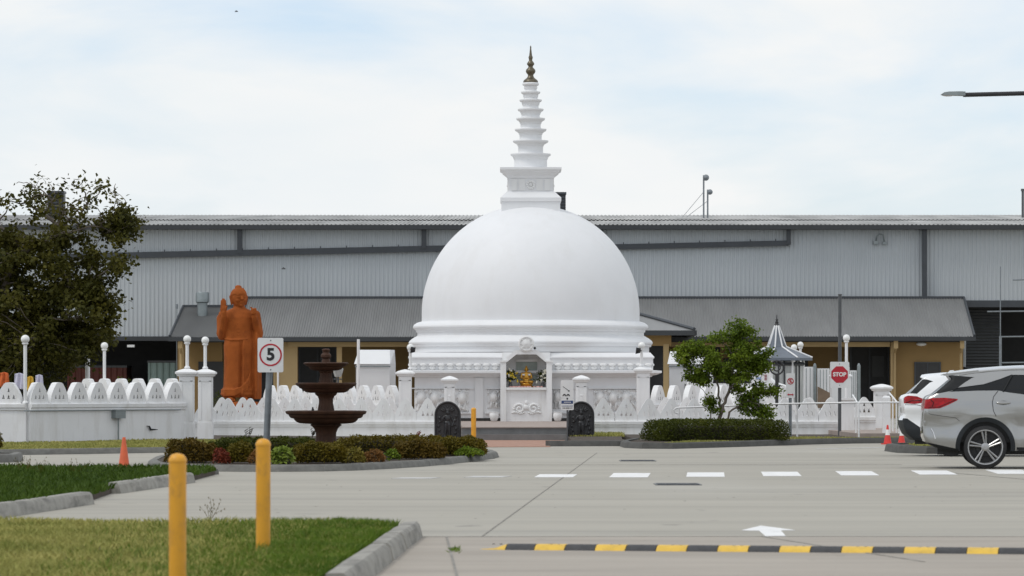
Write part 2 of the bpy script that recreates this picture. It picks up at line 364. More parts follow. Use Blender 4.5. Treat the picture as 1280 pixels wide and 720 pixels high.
M['redcloth'] = mat('orange_red_cloth', (.55,.12,.03), .9, .25, 9)
M['pinkflower'] = leafmat('pink_petal', (.5,.22,.22), (.7,.45,.4), 9, trans=0)
M['yflower'] = leafmat('yellow_petal', (.62,.40,.03), (.75,.6,.08), 9, trans=0)
M['wflower'] = leafmat('cream_petal', (.7,.68,.55), (.75,.74,.66), 9, trans=0)
M['mural'] = mat('pale_green_panel', (.36,.41,.38), .6, .1, 5)
M['board'] = mat('brown_board', (.20,.145,.10), .8, .15, 3)
M['bird'] = mat('dark_feathers', (.03,.03,.03), .8, .2, 8)

# ------------------------------------------------------------------ ground, road, paving
b = MB(); b.box(-900, 900, -60, 1600, -.3, 0); struct(b, 'road', M['concrete'])
b = MB(); b.box(-40, 60, 5, 37.85, 0.0, .004); struct(b, 'driveway_apron', M['apron'])
jm = MB()
def joint(p, q, wd, z=.005):
    p = Vector(p); q = Vector(q); d = (q-p).normalized(); s = Vector((-d.y, d.x))*wd/2
    jm.slab([(p+s)[:], (q+s)[:], (q-s)[:], (p-s)[:]], z-.003, z)
joint((1.78,84), (-.29,37.9), .013); joint((-.62,37.9), (-.28,25), .02, .008); joint((2.36,37.9), (3.35,32.5), .02, .008)
joint((-1.5,71.5), (7,71.8), .03); joint((7.2,65), (9.4,49), .02); joint((-12,37.87), (30,37.87), .05, .008)

struct(jm, 'concrete_joint', M['joint'])
# crosswalk stripes
pm = MB(); pw = MB()
dv = Vector((.05, 1)).normalized()
for i, (px, py) in enumerate([(515,597.8),(605,596.1),(695,595.0),(788,594.2),(882,593.5),(976,592.6),(1071,591.8),(1167,590.9),(1262,590.0),(1358,589.2)]):
    c = G(px, py).to_2d(); half = (.32,.42,.9,1.35,1.4,1.4,1.4,1.35,1.4,1.4)[i]*1.08; hw_ = .30
    x = Vector((hw_, 0)); lean = Vector((.12 if i < 2 else 0, 0))
    q = [c-dv*half-x, c-dv*half+x, c+dv*half+x+lean, c+dv*half-x+lean]
    (pw if i < 2 else pm).slab([p[:] for p in q], .001, .006)
q = [(927,663.4),(951,657.6),(994,663.2),(976,663.3),(982,670.4),(957,670.8),(949,663.8)]
pm.slab([G(x, y).to_2d()[:] for x, y in q], .001, .006)
struct(pm, 'road_marking', M['paint'])
for (xa, ya, xb, yb) in [(1020,561.4,1110,559.2)]:
    a = G(xa, ya); e = G(xb, yb); pw.slab([(a.x,a.y-.2),(e.x,e.y-.2),(e.x,e.y+.2),(a.x,a.y+.2)], .001, .006)
struct(pw, 'faded_road_marking', M['paint_worn'])
# drain covers
for px, py, wd, lab in [(847,605.8,.66,'dark drain cover set in the road in front of the crosswalk stripes'), (797,576.2,.68,'dark drain cover in the road between crosswalk and clipped hedge')]:
    c = G(px, py); b = MB(); b.box(c.x-wd/2, c.x+wd/2, c.y-.42, c.y+.42, 0, .01)
    for k in range(9): b.box(c.x-wd/2+.03, c.x+wd/2-.03, c.y-.38+k*.09, c.y-.34+k*.09, .01, .016)
    whole(b, 'drain_cover', M['darksteel'], lab, 'drain', (c.x,c.y,0), 'drain covers in the road')

# kerbs: polyline of outer bottom edge -> bevelled concrete strip
def kerb(pts, h=.15, wd=.18, m='kerb', closed=False, left=True, seg=True):
    P = [Vector(p).to_2d() for p in pts]; n = len(P); prof = [(0,0),(.03,h-.03),(.06,h),(wd,h),(wd,0)]
    vs = []; fs = []
    for i, p in enumerate(P):
        a = P[(i-1) % n] if (closed or i) else p; c = P[(i+1) % n] if (closed or i < n-1) else p
        d = (c-a).normalized(); nn = Vector((-d.y, d.x))*(1 if left else -1)
        for o, z in prof: vs.append((p.x+nn.x*o, p.y+nn.y*o, z+random.uniform(-.004,.004)))
    k = 5
    for i in range(n if closed else n-1):
        j = (i+1) % n
        for t in range(4):
            q = (i*k+t, j*k+t, j*k+t+1, i*k+t+1); fs.append(q if left else q[::-1])
    if not closed: fs += [tuple(range(4,-1,-1)), tuple((n-1)*k+t for t in range(5))]
    mb = MB(); mb.add(vs, fs); o = mb.build('kerb', M[m], None, 30, fix=True); o['kind'] = 'structure'; return P
def lerp(a, b, n): return [tuple(Vector(a).lerp(Vector(b), i/n)) for i in range(n+1)]
def inset(P, d, left=True):
    out = []; n = len(P)
    for i in range(n):
        t = (P[(i+1)%n]-P[(i-1)%n]).normalized(); out.append((P[i].x-t.y*d*(1 if left else -1), P[i].y+t.x*d*(1 if left else -1)))
    return out
# near grass bed with broken kerb
NE = (-.84,37.8); NS = (-1.10,27.5)
kerb(lerp(NS,(-.97,32.6),6), left=True, m='kerb_light'); kerb(lerp((-.965,32.75),(-.92,34.9),4), left=True, m='kerb_light'); kerb(lerp((-.915,35.0),NE,5), left=True, m='kerb_light')
def mound(poly, z, name, m, res=.5):
    mb = MB(); mb.slab(poly, -.05, z); return struct(mb, name, m)
near_poly = [(-1.0,37.7),(-1.26,27.5),(-1.5,18),(-14,18),(-14,39.2),(-1.6,39.0)]
mound(near_poly, .10, 'lawn', M['soil'])
# middle grass strip
kerb(lerp((-5.52,43.0),(-5.04,48.3),6), left=True, m='kerb_light'); kerb(lerp((-5.17,52.9),(-4.66,58.9),6), left=True, m='kerb_light')
kerb(lerp((-16,68.0),(-4.7,64.2),14), h=.09, wd=.15, left=False)
mid_poly = [(-5.66,43),(-5.2,48.3),(-5.3,52.9),(-4.8,58.9),(-4.75,64.0),(-16,67.8),(-16,43)]
mound(mid_poly, .08, 'grass_bed', M['soil'])
# verge before the tall wall
V0 = Vector((-16.5,78.5)); V1 = Vector((-7.0,87.2))
kerb(lerp((-14,77.6),(-7.0,84.6),14)+[(-5,87.6),(-2.4,90.2)], h=.12, m='kerb', left=True)
verge_poly = [(-14,77.9),(-7.05,84.85),(-5.0,87.9),(-2.5,90.4),(-2.3,103),(-8.2,106.5),(-8.0,97),(-11.3,92.7),(-16,94)]
mound(verge_poly, .09, 'verge', M['soil'])
# left stub island
P = kerb([(-14,73.5),(-9.8,73.0),(-9.15,74.2),(-9.3,76.2),(-10,77),(-14,77.3)], left=True)
mound([(-14,73.7),(-9.9,73.2),(-9.35,74.3),(-9.5,76),(-10.1,76.8),(-14,77.1)], .12, 'island_bed', M['soil'])
# planted island
isl = []
cx, cy, ax, ay = -3.25, 73.3, 2.95, 5.0
for i in range(56):
    a = 2*PI*i/56; ex = 2/2.6
    ca, sa = math.cos(a), math.sin(a)
    x = cx+ax*math.copysign(abs(ca)**ex, ca); y = cy+ay*math.copysign(abs(sa)**ex, sa)+.95*(x-cx)
    isl.append((x, y))
isl = [G(x,y).to_2d()[:] for x,y in [(183,583),(190,586.5),(222,588.6),(262,589.4),(303,589.8),(350,589.9),(400,589.5),(445,588.2),(487,586.2),(530,583.3),(560,580.6),(585,577.8),(605,575.2),(618,573.2),(624,571.4),(619,569.4),(606,567.8),(580,566.4),(540,565.2),(480,564.4),(400,564),(320,564.8),(260,567.4),(215,572.5),(192,578)]]
IP = kerb(isl, h=.115, closed=True, left=True)
mound(inset(IP, .17), .10, 'island_bed', M['soil'])
# kerbs along the front of the compound on the right
kerb([(.89,92.9),(1.8,93.1),(2.62,93.3)], h=.13, wd=.5, m='kerb_dark', left=True)
kerb([(2.9,97),(2.5,93.0),(2.55,90.8),(2.9,89.6),(3.6,89.3),(5.2,92.0),(6.9,95.3),(8.3,97.4),(10.2,98.5),(13,99)], h=.14, m='kerb_dark', left=True)
mound([(3.0,97),(2.7,93.0),(2.73,90.9),(3.0,89.85),(3.55,89.55),(5.1,92.2),(6.8,95.5),(8.2,97.6),(10.1,98.7),(13,99.2),(13,106.5),(2.9,106.5)], .11, 'island_bed', M['soil'])
P = kerb([(12.5,83.2),(8.6,83.0),(8.1,84.2),(8.05,86.5),(8.5,88.2),(12.5,88.6)], left=False, m='kerb_dark', h=.16)
mound([(12.5,83.4),(8.75,83.2),(8.3,84.4),(8.25,86.4),(8.65,88),(12.5,88.4)], .13, 'island_bed', M['soil'])
mound([(1.0,93.2),(2.6,93.6),(2.9,106.5),(1.45,106.5),(1.42,96)], .10, 'verge', M['soil'])
# brick forecourt, terrace slab
mound([(-2.3,91.2),(.86,91.9),(.92,93.4),(1.35,96.2),(1.35,102.9),(-2.3,102.9)], .012, 'brick_paving', M['brick'])
mound([(-7.5,107.3),(7.6,107.3),(9,118),(9,136),(-9,136),(-9,118)], .33, 'terrace', M['tread'])
mound([(8.6,99.6),(10.4,99.8),(10.8,108),(9.4,120),(8.2,120)], .22, 'ramp_path', M['tread'])

# stone steps
t = thing('stone_steps', 'two grey stone steps with pink tread climbing to the dome terrace', 'steps', (0,103,0))
b = MB(); b.box(-1.31, 1.43, 102.45, 107, 0, .16); b.build('lower_step', M['riser'], t)
b = MB(); b.box(-1.31, 1.43, 102.9, 107, .162, .315); b.build('upper_step', M['riser'], t)
b = MB(); b.box(-1.31, 1.43, 102.87, 107.3, .316, .345); b.build('tread', M['tread'], t)

# ------------------------------------------------------------------ warehouse
DW = 176.0
wh = thing('warehouse', 'long grey corrugated metal warehouse behind the white dome', 'warehouse', (0,DW,0))
def corr(mb, x0, x1, z0, z1, y, pitch=.187, dep=.028):
    n = int((x1-x0)/pitch); vs = []; fs = []
    for i in range(n):
        xa = x0+i*pitch
        for dx, dy in ((0,0),(.40*pitch,0),(.52*pitch,-dep),(.88*pitch,-dep)):
            vs += [(xa+dx, y+dy, z0(xa)), (xa+dx, y+dy, z1)]
    m = len(vs)//2
    for i in range(m-1): fs.append((2*i, 2*i+2, 2*i+3, 2*i+1))
    mb.add(vs, fs)
ze = WZ(284, DW)
b = MB(); corr(b, -32, 34, lambda x: WZ(421,DW) if x < WX(237,DW) else (2.2 if x < WX(1206,DW) else WZ(375.5,DW)), ze, DW)
b.build('wall_cladding', M['clad'], wh)
b = MB(); zr = WZ(269.3, 198)
def roofsheet(y0, z0, y1, z1, x0, x1, pitch=.19, dep=.032):
    n = int((x1-x0)/pitch); vs = []; fs = []
    for i in range(n):
        xa = x0+i*pitch
        for dx, dz in ((0,0),(.45*pitch,0),(.6*pitch,dep),(.85*pitch,dep)):
            vs += [(xa+dx, y0, z0+dz), (xa+dx, y1, z1+dz)]
    for i in range(len(vs)//2-1): fs.append((2*i, 2*i+2, 2*i+3, 2*i+1))
    b.add(vs, fs)
zg = WZ(281.2, DW-.6)
roofsheet(DW-.6, zg, 185, zg+(zr-zg)*.42, -32, 34); roofsheet(184.6, zg+(zr-zg)*.42+.02, 198, zr, -32, 34)
b.build('roof', M['roofing'], wh)
b = MB(); b.box(-32, 34, 198, 222, 0, zr-.02); b.box(-32, 34, DW+.06, 198, zg-.5, zg-.35); b.build('rear_block', M['dark'], wh)
b = MB(); b.box(-32, 34, DW-.62, DW-.05, WZ(287.2,DW), zg+.0); b.build('eave_gutter', M['fascia'], wh)
def bandbox(x0, y0, x1, y1, th, dep=.22):
    a = W(x0,y0,DW); c = W(x1,y1,DW); mb = MB()
    mb.prism([(a.x,a.z-th/2),(c.x,c.z-th/2),(c.x,c.z+th/2),(a.x,a.z+th/2)], DW-.04-dep, DW-.04)
    n = max(2, int((c.x-a.x)/1.1))
    for i in range(n):
        p = a.lerp(c, (i+.5)/n); mb.box(p.x-.02, p.x+.02, DW-.28, DW-.2, p.z+th/2, p.z+th/2+.08)
    return mb
bandbox(60,321.5,612,309.4,.26).build('rainwater_duct', M['trim'], wh)
bandbox(700,310.3,985,304,.23).build('rainwater_duct', M['trim'], wh)
for px, ya, yb, wd in [(300,286,317,6),(530,286,311,6),(985.5,286,306,5),(751,286,308,5),(1155,286,374,6)]:
    mb = MB(); x = WX(px,DW); hw = wd/2/28.4; mb.box(x-hw, x+hw, DW-.3, DW-.036, WZ(yb,DW), WZ(ya,DW)+.0); mb.build('downpipe', M['trim'], wh)
# lower edge beams and recessed bays
mb = MB(); mb.box(-32, WX(236,DW), DW-.08, DW+.25, WZ(426,DW), WZ(420.5,DW)); mb.build('lintel_beam', M['fascia'], wh)
mb = MB(); mb.box(WX(1205,DW), 34, DW-.08, DW+.25, WZ(384,DW), WZ(375.5,DW)); mb.build('lintel_beam', M['trim'], wh)
mb = MB(); mb.box(-32, -10, 187, 187.3, 0, 6); mb.box(-32, -10, DW+.3, 187.1, 4.6, 4.8); mb.box(-10.4, -10, DW+.3, 187.1, 0, 5); mb.build('loading_bay', M['dark'], wh)
mb = MB(); mb.box(15, 34, 186, 186.3, 0, 6.4); mb.box(15, 34, DW+.3, 186.1, 5.9, 6.1); mb.build('loading_bay', M['dark'], wh)
mb = MB()
x0, x1 = WX(1206,DW+1), WX(1250,DW+1)
for k in range(34): mb.prismx([(DW+1,.2+k*.135),(DW+.95,.26+k*.135),(DW+1,.33+k*.135)], x0, x1)
mb.box(x0, x1, DW+1.0, DW+1.1, .1, 4.8); mb.build('roller_shutter', M['shutter'], wh)
mb = MB(); mb.box(WX(160,DW+.3), WX(169,DW+.3), DW-.1, DW+.2, WZ(434,DW), WZ(431,DW)); mb.build('wall_light', M['signw'], wh)
mb = MB(); x = WX(1100,DW); z = WZ(300,DW)
mb.tube([(x-.18,DW-.1,z-.1),(x-.18,DW-.3,z+.15),(x-.05,DW-.35,z+.25),(x+.1,DW-.3,z+.22),(x+.2,DW-.1,z-.15)], .035, 8); mb.box(x-.3,x-.1,DW-.2,DW-.04,z-.2,z-.05); mb.box(x+.1,x+.28,DW-.2,DW-.04,z-.2,z-.08); mb.build('cable_bracket', M['vent'], wh)

# things on the roof and in the bays
def roofvent(px0, px1, y0, y1, d, lab):
    xa, xb = WX(px0,d), WX(px1,d); za, zb = WZ(y1,d), WZ(y0,d); xm = (xa+xb)/2
    r = thing('roof_ventilator', lab, 'ventilator', (xm,d,za), 0, 'dark ventilators on the warehouse roof')
    m_ = MB(); m_.box(xa+.03, xb-.03, d+.1, d+.9, za-.3, zb-.08); m_.build('housing', M['fascia'], r)
    m_ = MB()
    for k in range(6): z = za+(zb-za)*(.12+.13*k); m_.prismx([(d+.1,z),(d+.02,z-.03),(d+.02,z+.05)], xa+.08, xb-.08)
    m_.build('louvre', M['trim'], r)
    m_ = MB(); m_.box(xa, xb, d, d+1, zb-.1, zb); m_.build('cowl', M['trim'], r)
roofvent(58, 80, 238.5, 269, 186, 'dark roof ventilator standing above the crown of the big shady tree')
roofvent(690, 708, 240, 270, 186, 'dark louvred roof ventilator right beside the spire base of the dome')
def antenna(px, ytop, ydish, dr, lab):
    d = 189; x = WX(px,d); zt = WZ(ytop,d); z0 = WZ(274,d)
    r = thing('dish_antenna', lab, 'antenna', (x,d,z0), 0, 'dish antennas on the warehouse roof')
    m_ = MB(); m_.tube([(x,d,z0),(x,d,zt)], .04, 8); m_.build('mast', M['steel'], r)
    m_ = MB(); zd = WZ(ydish,d); m_.lathe([(.03,.18),(.1,.1),(dr,0),(dr-.02,-.02),(.05,-.05)], (0,0,0), 20)
    m_.v = [(x+.1+v[0], d-.15-v[2]*1.0, zd+v[1]) for v in m_.v]; m_.build('dish', M['steel'], r, 40, fix=True)
    m_ = MB(); m_.tube([(x,d,z0+(zt-z0)*.62),(x-1.0,d,z0+.1)], .012, 5); m_.build('guy_wire', M['steel'], r)
antenna(879.6, 219, 222.2, .15, 'taller thin mast with a dish on the warehouse roof')
antenna(884.6, 237, 240.2, .13, 'shorter mast with a small dish on the warehouse roof')
b = MB(); x = WX(1278.5,188); b.tube([(x,188,WZ(272,188)),(x,188,WZ(237,188))], .06, 8); b.box(x-.08,x+.08,187.9,188.1,WZ(239,188),WZ(236,188))
whole(b, 'vent_pipe', M['darksteel'], 'slim dark vent pipe at the far end of the warehouse roof', 'pipe', (x,188,WZ(272,188)))
def container(px0, px1, ytop, d, m, lab, cat):
    xa, xb = WX(px0,d), WX(px1,d); zt = WZ(ytop,d); r = thing('shipping_container', lab, cat, ((xa+xb)/2,d,0))
    m_ = MB(); n = int((xb-xa)/.28); vs = []; fs = []
    for i in range(n+1):
        for dx, dy in ((0,0),(.3,0),(.5,.04),(.8,.04)): vs += [(xa+(i+dx)*(xb-xa)/(n+1), d+dy, 0), (xa+(i+dx)*(xb-xa)/(n+1), d+dy, zt)]
    for i in range(len(vs)//2-1): fs.append((2*i,2*i+2,2*i+3,2*i+1))
    m_.add(vs, fs); m_.box(xa, xb, d+.05, d+2.4, .02, zt-.02); m_.build('body', M[m], r)
    m_ = MB(); m_.box(xa-.03, xb+.03, d-.03, d+2.42, zt-.02, zt+.08); m_.build('top_rail', M['darksteel'], r)
container(84, 158, 459, 180, 'redbox', 'rusty red container in the dark loading bay beside the tree', 'container')
container(185, 240, 453, 178, 'greenbox', 'pale green corrugated container in the dark loading bay', 'container')

# ------------------------------------------------------------------ lean-to building in front of the warehouse
le = thing('annexe_building', 'tan walled annexe with grey lean-to roof against the warehouse', 'building', (0,168,0))
dE, dT = 168.0, 175.6
def leanroof(name, xe0, xe1, ye, xt0, xt1, yt, de=dE, dt=dT, par=None, m='leanroof'):
    a, c_ = W(xe0,ye,de), W(xe1,ye,de); e, f_ = W(xt0,yt,dt), W(xt1,yt,dt)
    m_ = MB(); n = 60+int((c_.x-a.x)/.2); vs = []; fs = []
    for i in range(n+1):
        for q, dz in ((0,0),(.5,0),(.62,.035),(.85,.035)):
            tt = min(1, (i+q)/(n+1)); vs += [tuple(a.lerp(c_,tt)+Vector((0,0,dz))), tuple(e.lerp(f_,tt)+Vector((0,0,dz)))]
    for i in range(len(vs)//2-1): fs.append((2*i,2*i+2,2*i+3,2*i+1))
    m_.add(vs, fs); o = m_.build(name, M[m], par or le)
    for p, q in ((a,e),(c_,f_)):
        g = MB(); g.tube([p+Vector((0,-.02,.05)), q+Vector((0,-.02,.05))], .055, 6); g.build('barge_capping', M['trim'], par or le)
    g = MB(); g.box(a.x-.05, c_.x+.05, de-.12, de+.04, a.z-.17, a.z+.0); g.build('gutter', M['fascia'], par or le)
    g = MB(); g.box(e.x, f_.x, dt-.1, dt+.2, e.z, e.z+.1); g.build('ridge_flashing', M['trim'], par or le)
leanroof('roof', 212, 300, 421.5, 229, 300, 384, dt=173.6)
leanroof('roof', 296, 700, 421.5, 309, 700, 373.2)
leanroof('roof', 700, 1218, 421, 700, 1205, 373.2)
zE = WZ(428,dE)
m_ = MB(); m_.box(WX(222,173), WX(1204,173), 173, 175.5, 0, zE+.2); m_.build('wall', M['tan'], le)
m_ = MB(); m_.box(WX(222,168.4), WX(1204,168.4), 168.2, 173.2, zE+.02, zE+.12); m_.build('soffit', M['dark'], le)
m_ = MB(); m_.box(WX(360,168.7), WX(1112,168.7), 168.5, 168.9, WZ(433.5,168.7), zE+.02); m_.build('verandah_beam', M['tanlite'], le)
for pa, pb, dd in [(224,230,169.4),(232,236,169.3),(342,372,168.8),(421,427.5,168.8),(1113,1119,168.8)]:
    m_ = MB(); m_.box(WX(pa,dd), WX(pb,dd), dd-.15, dd+.2, 0, zE+.02); m_.build('column', M['tanlite'], le)
m_ = MB(); m_.box(WX(1118,169.2), WX(1204,169.2), 169.2, 171, 0, zE+.02); m_.build('end_wall', M['tan'], le)
m_ = MB(); m_.box(WX(232,170.4), WX(278,170.4), 170.4, 171, 0, zE+.02); m_.build('end_wall', M['tan'], le)
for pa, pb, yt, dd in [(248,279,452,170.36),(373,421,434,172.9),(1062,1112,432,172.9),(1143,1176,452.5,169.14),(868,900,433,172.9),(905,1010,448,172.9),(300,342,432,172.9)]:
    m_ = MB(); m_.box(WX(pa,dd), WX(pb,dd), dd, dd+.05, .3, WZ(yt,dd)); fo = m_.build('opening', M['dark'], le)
    if pa in (373, 1143, 1062):
        g = MB(); xa, xb = WX(pa,dd), WX(pb,dd); z1 = WZ(yt,dd)
        for q in ((0,.05),(.48,.52),(.95,1)): g.box(xa+(xb-xa)*q[0], xa+(xb-xa)*q[1], dd-.03, dd, .3, z1)
        g.box(xa, xb, dd-.032, dd-.002, z1-.05, z1); g.build('frame', M['trim'], fo)
        if pa != 1143:
            g = MB(); g.box(xa+(xb-xa)*.56, xa+(xb-xa)*.86, dd-.03, dd-.004, z1-1.35, z1-.45); g.build('notice', M['shutter'], fo)
for px in (226.5, 346.5, 1118.5, 1201):
    dd = 168.55; x = WX(px,dd); m_ = MB(); m_.tube([(x,168.1,zE+.05),(x,168.1,zE-.25),(x,168.6,zE-.45),(x,168.6,.1)], .055, 8); m_.box(x-.09,x+.09,168.02,168.2,zE-.25,zE+.1); m_.build('rainwater_pipe', M['tanlite'], le)
m_ = MB(); x = WX(1152,169); m_.ell((x,169.1,WZ(430,169)), (.22,.12,.09), 12, 6); m_.build('wall_light', M['signw'], le, 40)
# porch with hip roof behind the dome
po = thing('porch', 'tan porch with a grey hip roof half hidden behind the dome', 'porch', (5,160,0))
dP = 160
a, c_ = W(560,413,dP), W(868,413,dP); zt = WZ(388,166)
e, f_ = Vector((WX(640,166),166,zt)), Vector((WX(778,166),166,zt))
m_ = MB(); bk0, bk1 = Vector((a.x,170,a.z)), Vector((c_.x,170,c_.z))
m_.add([a, c_, f_, e, bk0, bk1], [(0,1,2,3),(1,5,2),(4,0,3),(5,4,3,2)]); m_.build('roof', M['leanroof'], po)
m_ = MB(); m_.tube([c_+Vector((0,0,.06)), f_+Vector((0,0,.06))], .07, 6); m_.build('hip_capping', M['trim'], po)
m_ = MB(); m_.box(a.x, c_.x, dP-.1, dP+.05, a.z-.2, a.z); m_.box(c_.x-.05, c_.x+.1, dP, 170, a.z-.2, a.z); m_.build('gutter', M['fascia'], po)
m_ = MB(); m_.box(a.x+.5, c_.x-.9, dP+.6, dP+.9, WZ(432,dP), a.z-.02); m_.build('porch_beam', M['tan'], po)
for px in (832.5, 600):
    m_ = MB(); x = WX(px,dP+.7); m_.box(x-.11, x+.11, dP+.58, dP+.85, 0, WZ(430,dP)); m_.build('column', M['tanlite'], po)
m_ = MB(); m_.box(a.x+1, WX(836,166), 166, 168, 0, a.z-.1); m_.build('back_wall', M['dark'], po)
# flue on the lower lean-to roof
fl = thing('roof_flue', 'round galvanised flue with a wide cowl on the lean-to roof', 'flue', W(253,388,172))
c = W(253,388,172); m_ = MB(); m_.lathe([(.22,-.3),(.22,.32)], c, 20); m_.build('pipe', M['vent'], fl, 30)
m_ = MB(); m_.lathe([(.2,.3),(.29,.36),(.29,.74),(.27,.78)], c, 24); m_.build('cowl', M['vent'], fl, 30)
b = MB(); x = WX(208.5,166); b.tube([(x,171,0),(x,171,WZ(385,171))], .022, 6); b.tube([(x,171,WZ(386,171)),(x,171,WZ(380,171))], .05, 8)
whole(b, 'camera_pole', M['steel'], 'thin grey pole with a small head before the warehouse wall', 'pole', (x,171,0))
# scaffold-like mast on the right
ms_ = thing('aerial_mast', 'thin steel aerial mast with crossbars before the dark shutter', 'mast', (WX(1250.5,150),150,0))
x = WX(1250.5,150); m_ = MB(); m_.tube([(x,150,0),(x,150,WZ(420,150))], .05, 8); m_.tube([(x,150,WZ(420,150)),(x,150,WZ(333,150))], .022, 6); m_.build('pole', M['steel'], ms_)
for xa, xb, y in [(1234,1290,389.5),(1251,1295,421),(1251,1295,453.5),(1266,1292,350)]:
    m_ = MB(); m_.tube([W(xa,y,150), W(xb,y-.6,150)], .03, 6); m_.build('crossbar', M['steel'], ms_)
m_ = MB(); x2 = WX(1290,150); m_.tube([(x2,150,0),(x2,150,WZ(345,150))], .03, 6); m_.build('pole', M['steel'], ms_)

# ------------------------------------------------------------------ the dome (stupa)
dc = 124.5; S = F/dc; cxs = WX(663.3,dc)
def zz(y): return WZ(y,dc)
ori = Vector((cxs, dc, 0))
st = thing('stupa', 'great white dome with a ringed spire and moulded base', 'stupa', (cxs,dc,.33))
# square base and ledge
hw = lambda p, dd=120.7: p*dd/F
def zf(y, dd=120.6): return WZ(y,dd)
b = MB(); b.lathe([(hw(146),.3),(hw(146),zf(471.5)),(hw(151),zf(471)),(hw(152),zf(469.5)),(hw(157),zf(468.5)),(hw(161),zf(466.8)),(hw(163),zf(466.2)),(hw(163),zf(463.4)),(hw(150),zf(462.6))], ori, sq=True)
b.build('square_base', M['dome'], st)
b = MB(); b.lathe([(hw(146)+.03,.3),(hw(146)+.03,.42)], ori, sq=True); b.build('plinth_strip', M['plinth'], st)
# frieze courses
b = MB(); b.lathe([(hw(149.5),zf(462.9)),(hw(150.5),zf(456.2)),(hw(152.5),zf(455)),(hw(152.5),zf(448.6)),(hw(154),zf(447.6)),(hw(154),zf(446)),(hw(149),zf(440.5))], ori, sq=True); b.build('frieze_course', M['dome'], st)
b = MB(); hwp = hw(152)
for side in range(4):
    n = 27
    for i in range(n):
        x = -hwp+(i+.5)*2*hwp/n; m2 = MB(); m2.ell((x, -hwp-.005, zf(456.0)), (hwp/n*.86,.05,.05), 8, 6)
        m2.ell((x, -hwp+.03, zf(459.6)), (hwp/n*.7,.05,.075), 8, 6)
        rot = Matrix.Rotation(side*PI/2, 3, 'Z'); b.add([rot@Vector(v)+ori for v in m2.v], m2.f)
b.build('lotus_frieze', M['relief'], st, 60)
R = lambda px: px/S
prof = [(148,441),(148,434.5),(150.5,433.5),(151,431.5),(152.2,430.2),(152.5,428.5),(151.5,426.5),(148,423.5),(143,420.5),
        (141.5,419.8),(141.5,416.2),(143.2,415.2),(143.2,413.4),(146,411.5),(147,410),(147,408.3),(145.6,406),(142,403.6),(136.5,402)]
b = MB(); b.lathe([(R(r),zz(y)) for r,y in prof], ori, 128); b.build('base_moulding', M['dome'], st, 28)
dp = [(136,403.5),(136,400),(136.2,393)]
for i in range(1, 33):
    a = PI/2*i/33; dp.append((136.2*math.cos(a)**.985, 393-137*math.sin(a)))
b = MB(); b.lathe([(R(r),zz(y)) for r,y in dp], ori, 144); b.build('dome', M['dome'], st, 50)
# harmika
hq = lambda p: p/S
b = MB(); b.lathe([(hq(36.5),zz(266)),(hq(36.5),zz(253.6)),(hq(37.8),zz(253)),(hq(37.8),zz(248.6)),(hq(30),zz(241.2)),(hq(27.6),zz(240.6)),(hq(27.6),zz(224.5)),(hq(29),zz(223.8)),(hq(29.5),zz(221)),(hq(33),zz(218)),(hq(35),zz(216.5)),(hq(35.5),zz(215)),(hq(38.2),zz(213.6)),(hq(38.2),zz(211)),(hq(22),zz(210))], ori, sq=True)
ha = b.build('spire_base', M['dome'], st)
for side in range(4):
    rot = Matrix.Rotation(side*PI/2, 3, 'Z')
    b = MB(); m2 = MB(); h = hq(27.6)
    for xa, xb, ya, yb, o in [(-24,-17,239.5,225,.03),(17,24,239.5,225,.03),(-15,-7,239.5,225,.015),(7,15,239.5,225,.015)]: m2.box(hq(xa),hq(xb),-h-o,-h+.01,zz(ya),zz(yb))
    for k in range(10):
        a = k*PI/5; m2.ell((hq(4.5)*math.cos(a), -h, zz(232.3)+hq(4.5)*math.sin(a)), (.05,.04,.05), 8, 6)
    m2.ell((0,-h,zz(232.3)), (.06,.06,.06), 8, 6)
    b.add([rot@Vector(v)+ori for v in m2.v], m2.f); b.build('carved_panel', M['relief'], ha, 40)
# spire rings: (top y, ring radius)
rings = [(193.0,25.2),(176.4,22.2),(162.0,19.8),(148.4,18.0),(136.8,16.2),(125.2,14.0),(115.3,12.0),(105.0,10.4)]
b = MB(); pr = [(21,210.5)]
prev = 210.5
for i, (y, r) in enumerate(rings):
    c_ = r*.70 if i else 20.5
    nxt = rings[i+1][1]*.69 if i+1 < len(rings) else 8.2
    pr += [(c_+.8, prev-.2),(c_, prev-1), (c_, y+7.0), (c_+.8, y+6.2),(c_+1.2,y+4.6),(r-2.6,y+2.8),(r-.6,y+1.8),(r-.3,y+1.2),(r,y+.8),(r,y-.5),(nxt+1.5,y-1.2)]
    prev = y-1.2
pr += [(8.2,102.6),(6,102)]
b.lathe([(R(r),zz(y)) for r,y in pr], ori, 64); b.build('ringed_spire', M['dome'], st, 26)
fp = [(9.2,103.2),(9.3,101.6),(8.2,100),(6.2,98.5),(4.5,97),(3.6,95.2),(3.4,93.6),(5.4,91.2),(6.2,89),(5.6,87),(4,85.3),(2.8,84),(3,82.4),(4.4,81),(4.6,79.2),(3.4,77.4),(2,75.6),(2.4,73.4),(2.8,71.6),(1.9,69.6),(1.4,66),(1,62),(.8,60),(1,59),(.3,57)]
b = MB(); b.lathe([(R(r),zz(y)) for r,y in fp], ori, 32); b.build('finial', M['bronze'], st, 50)
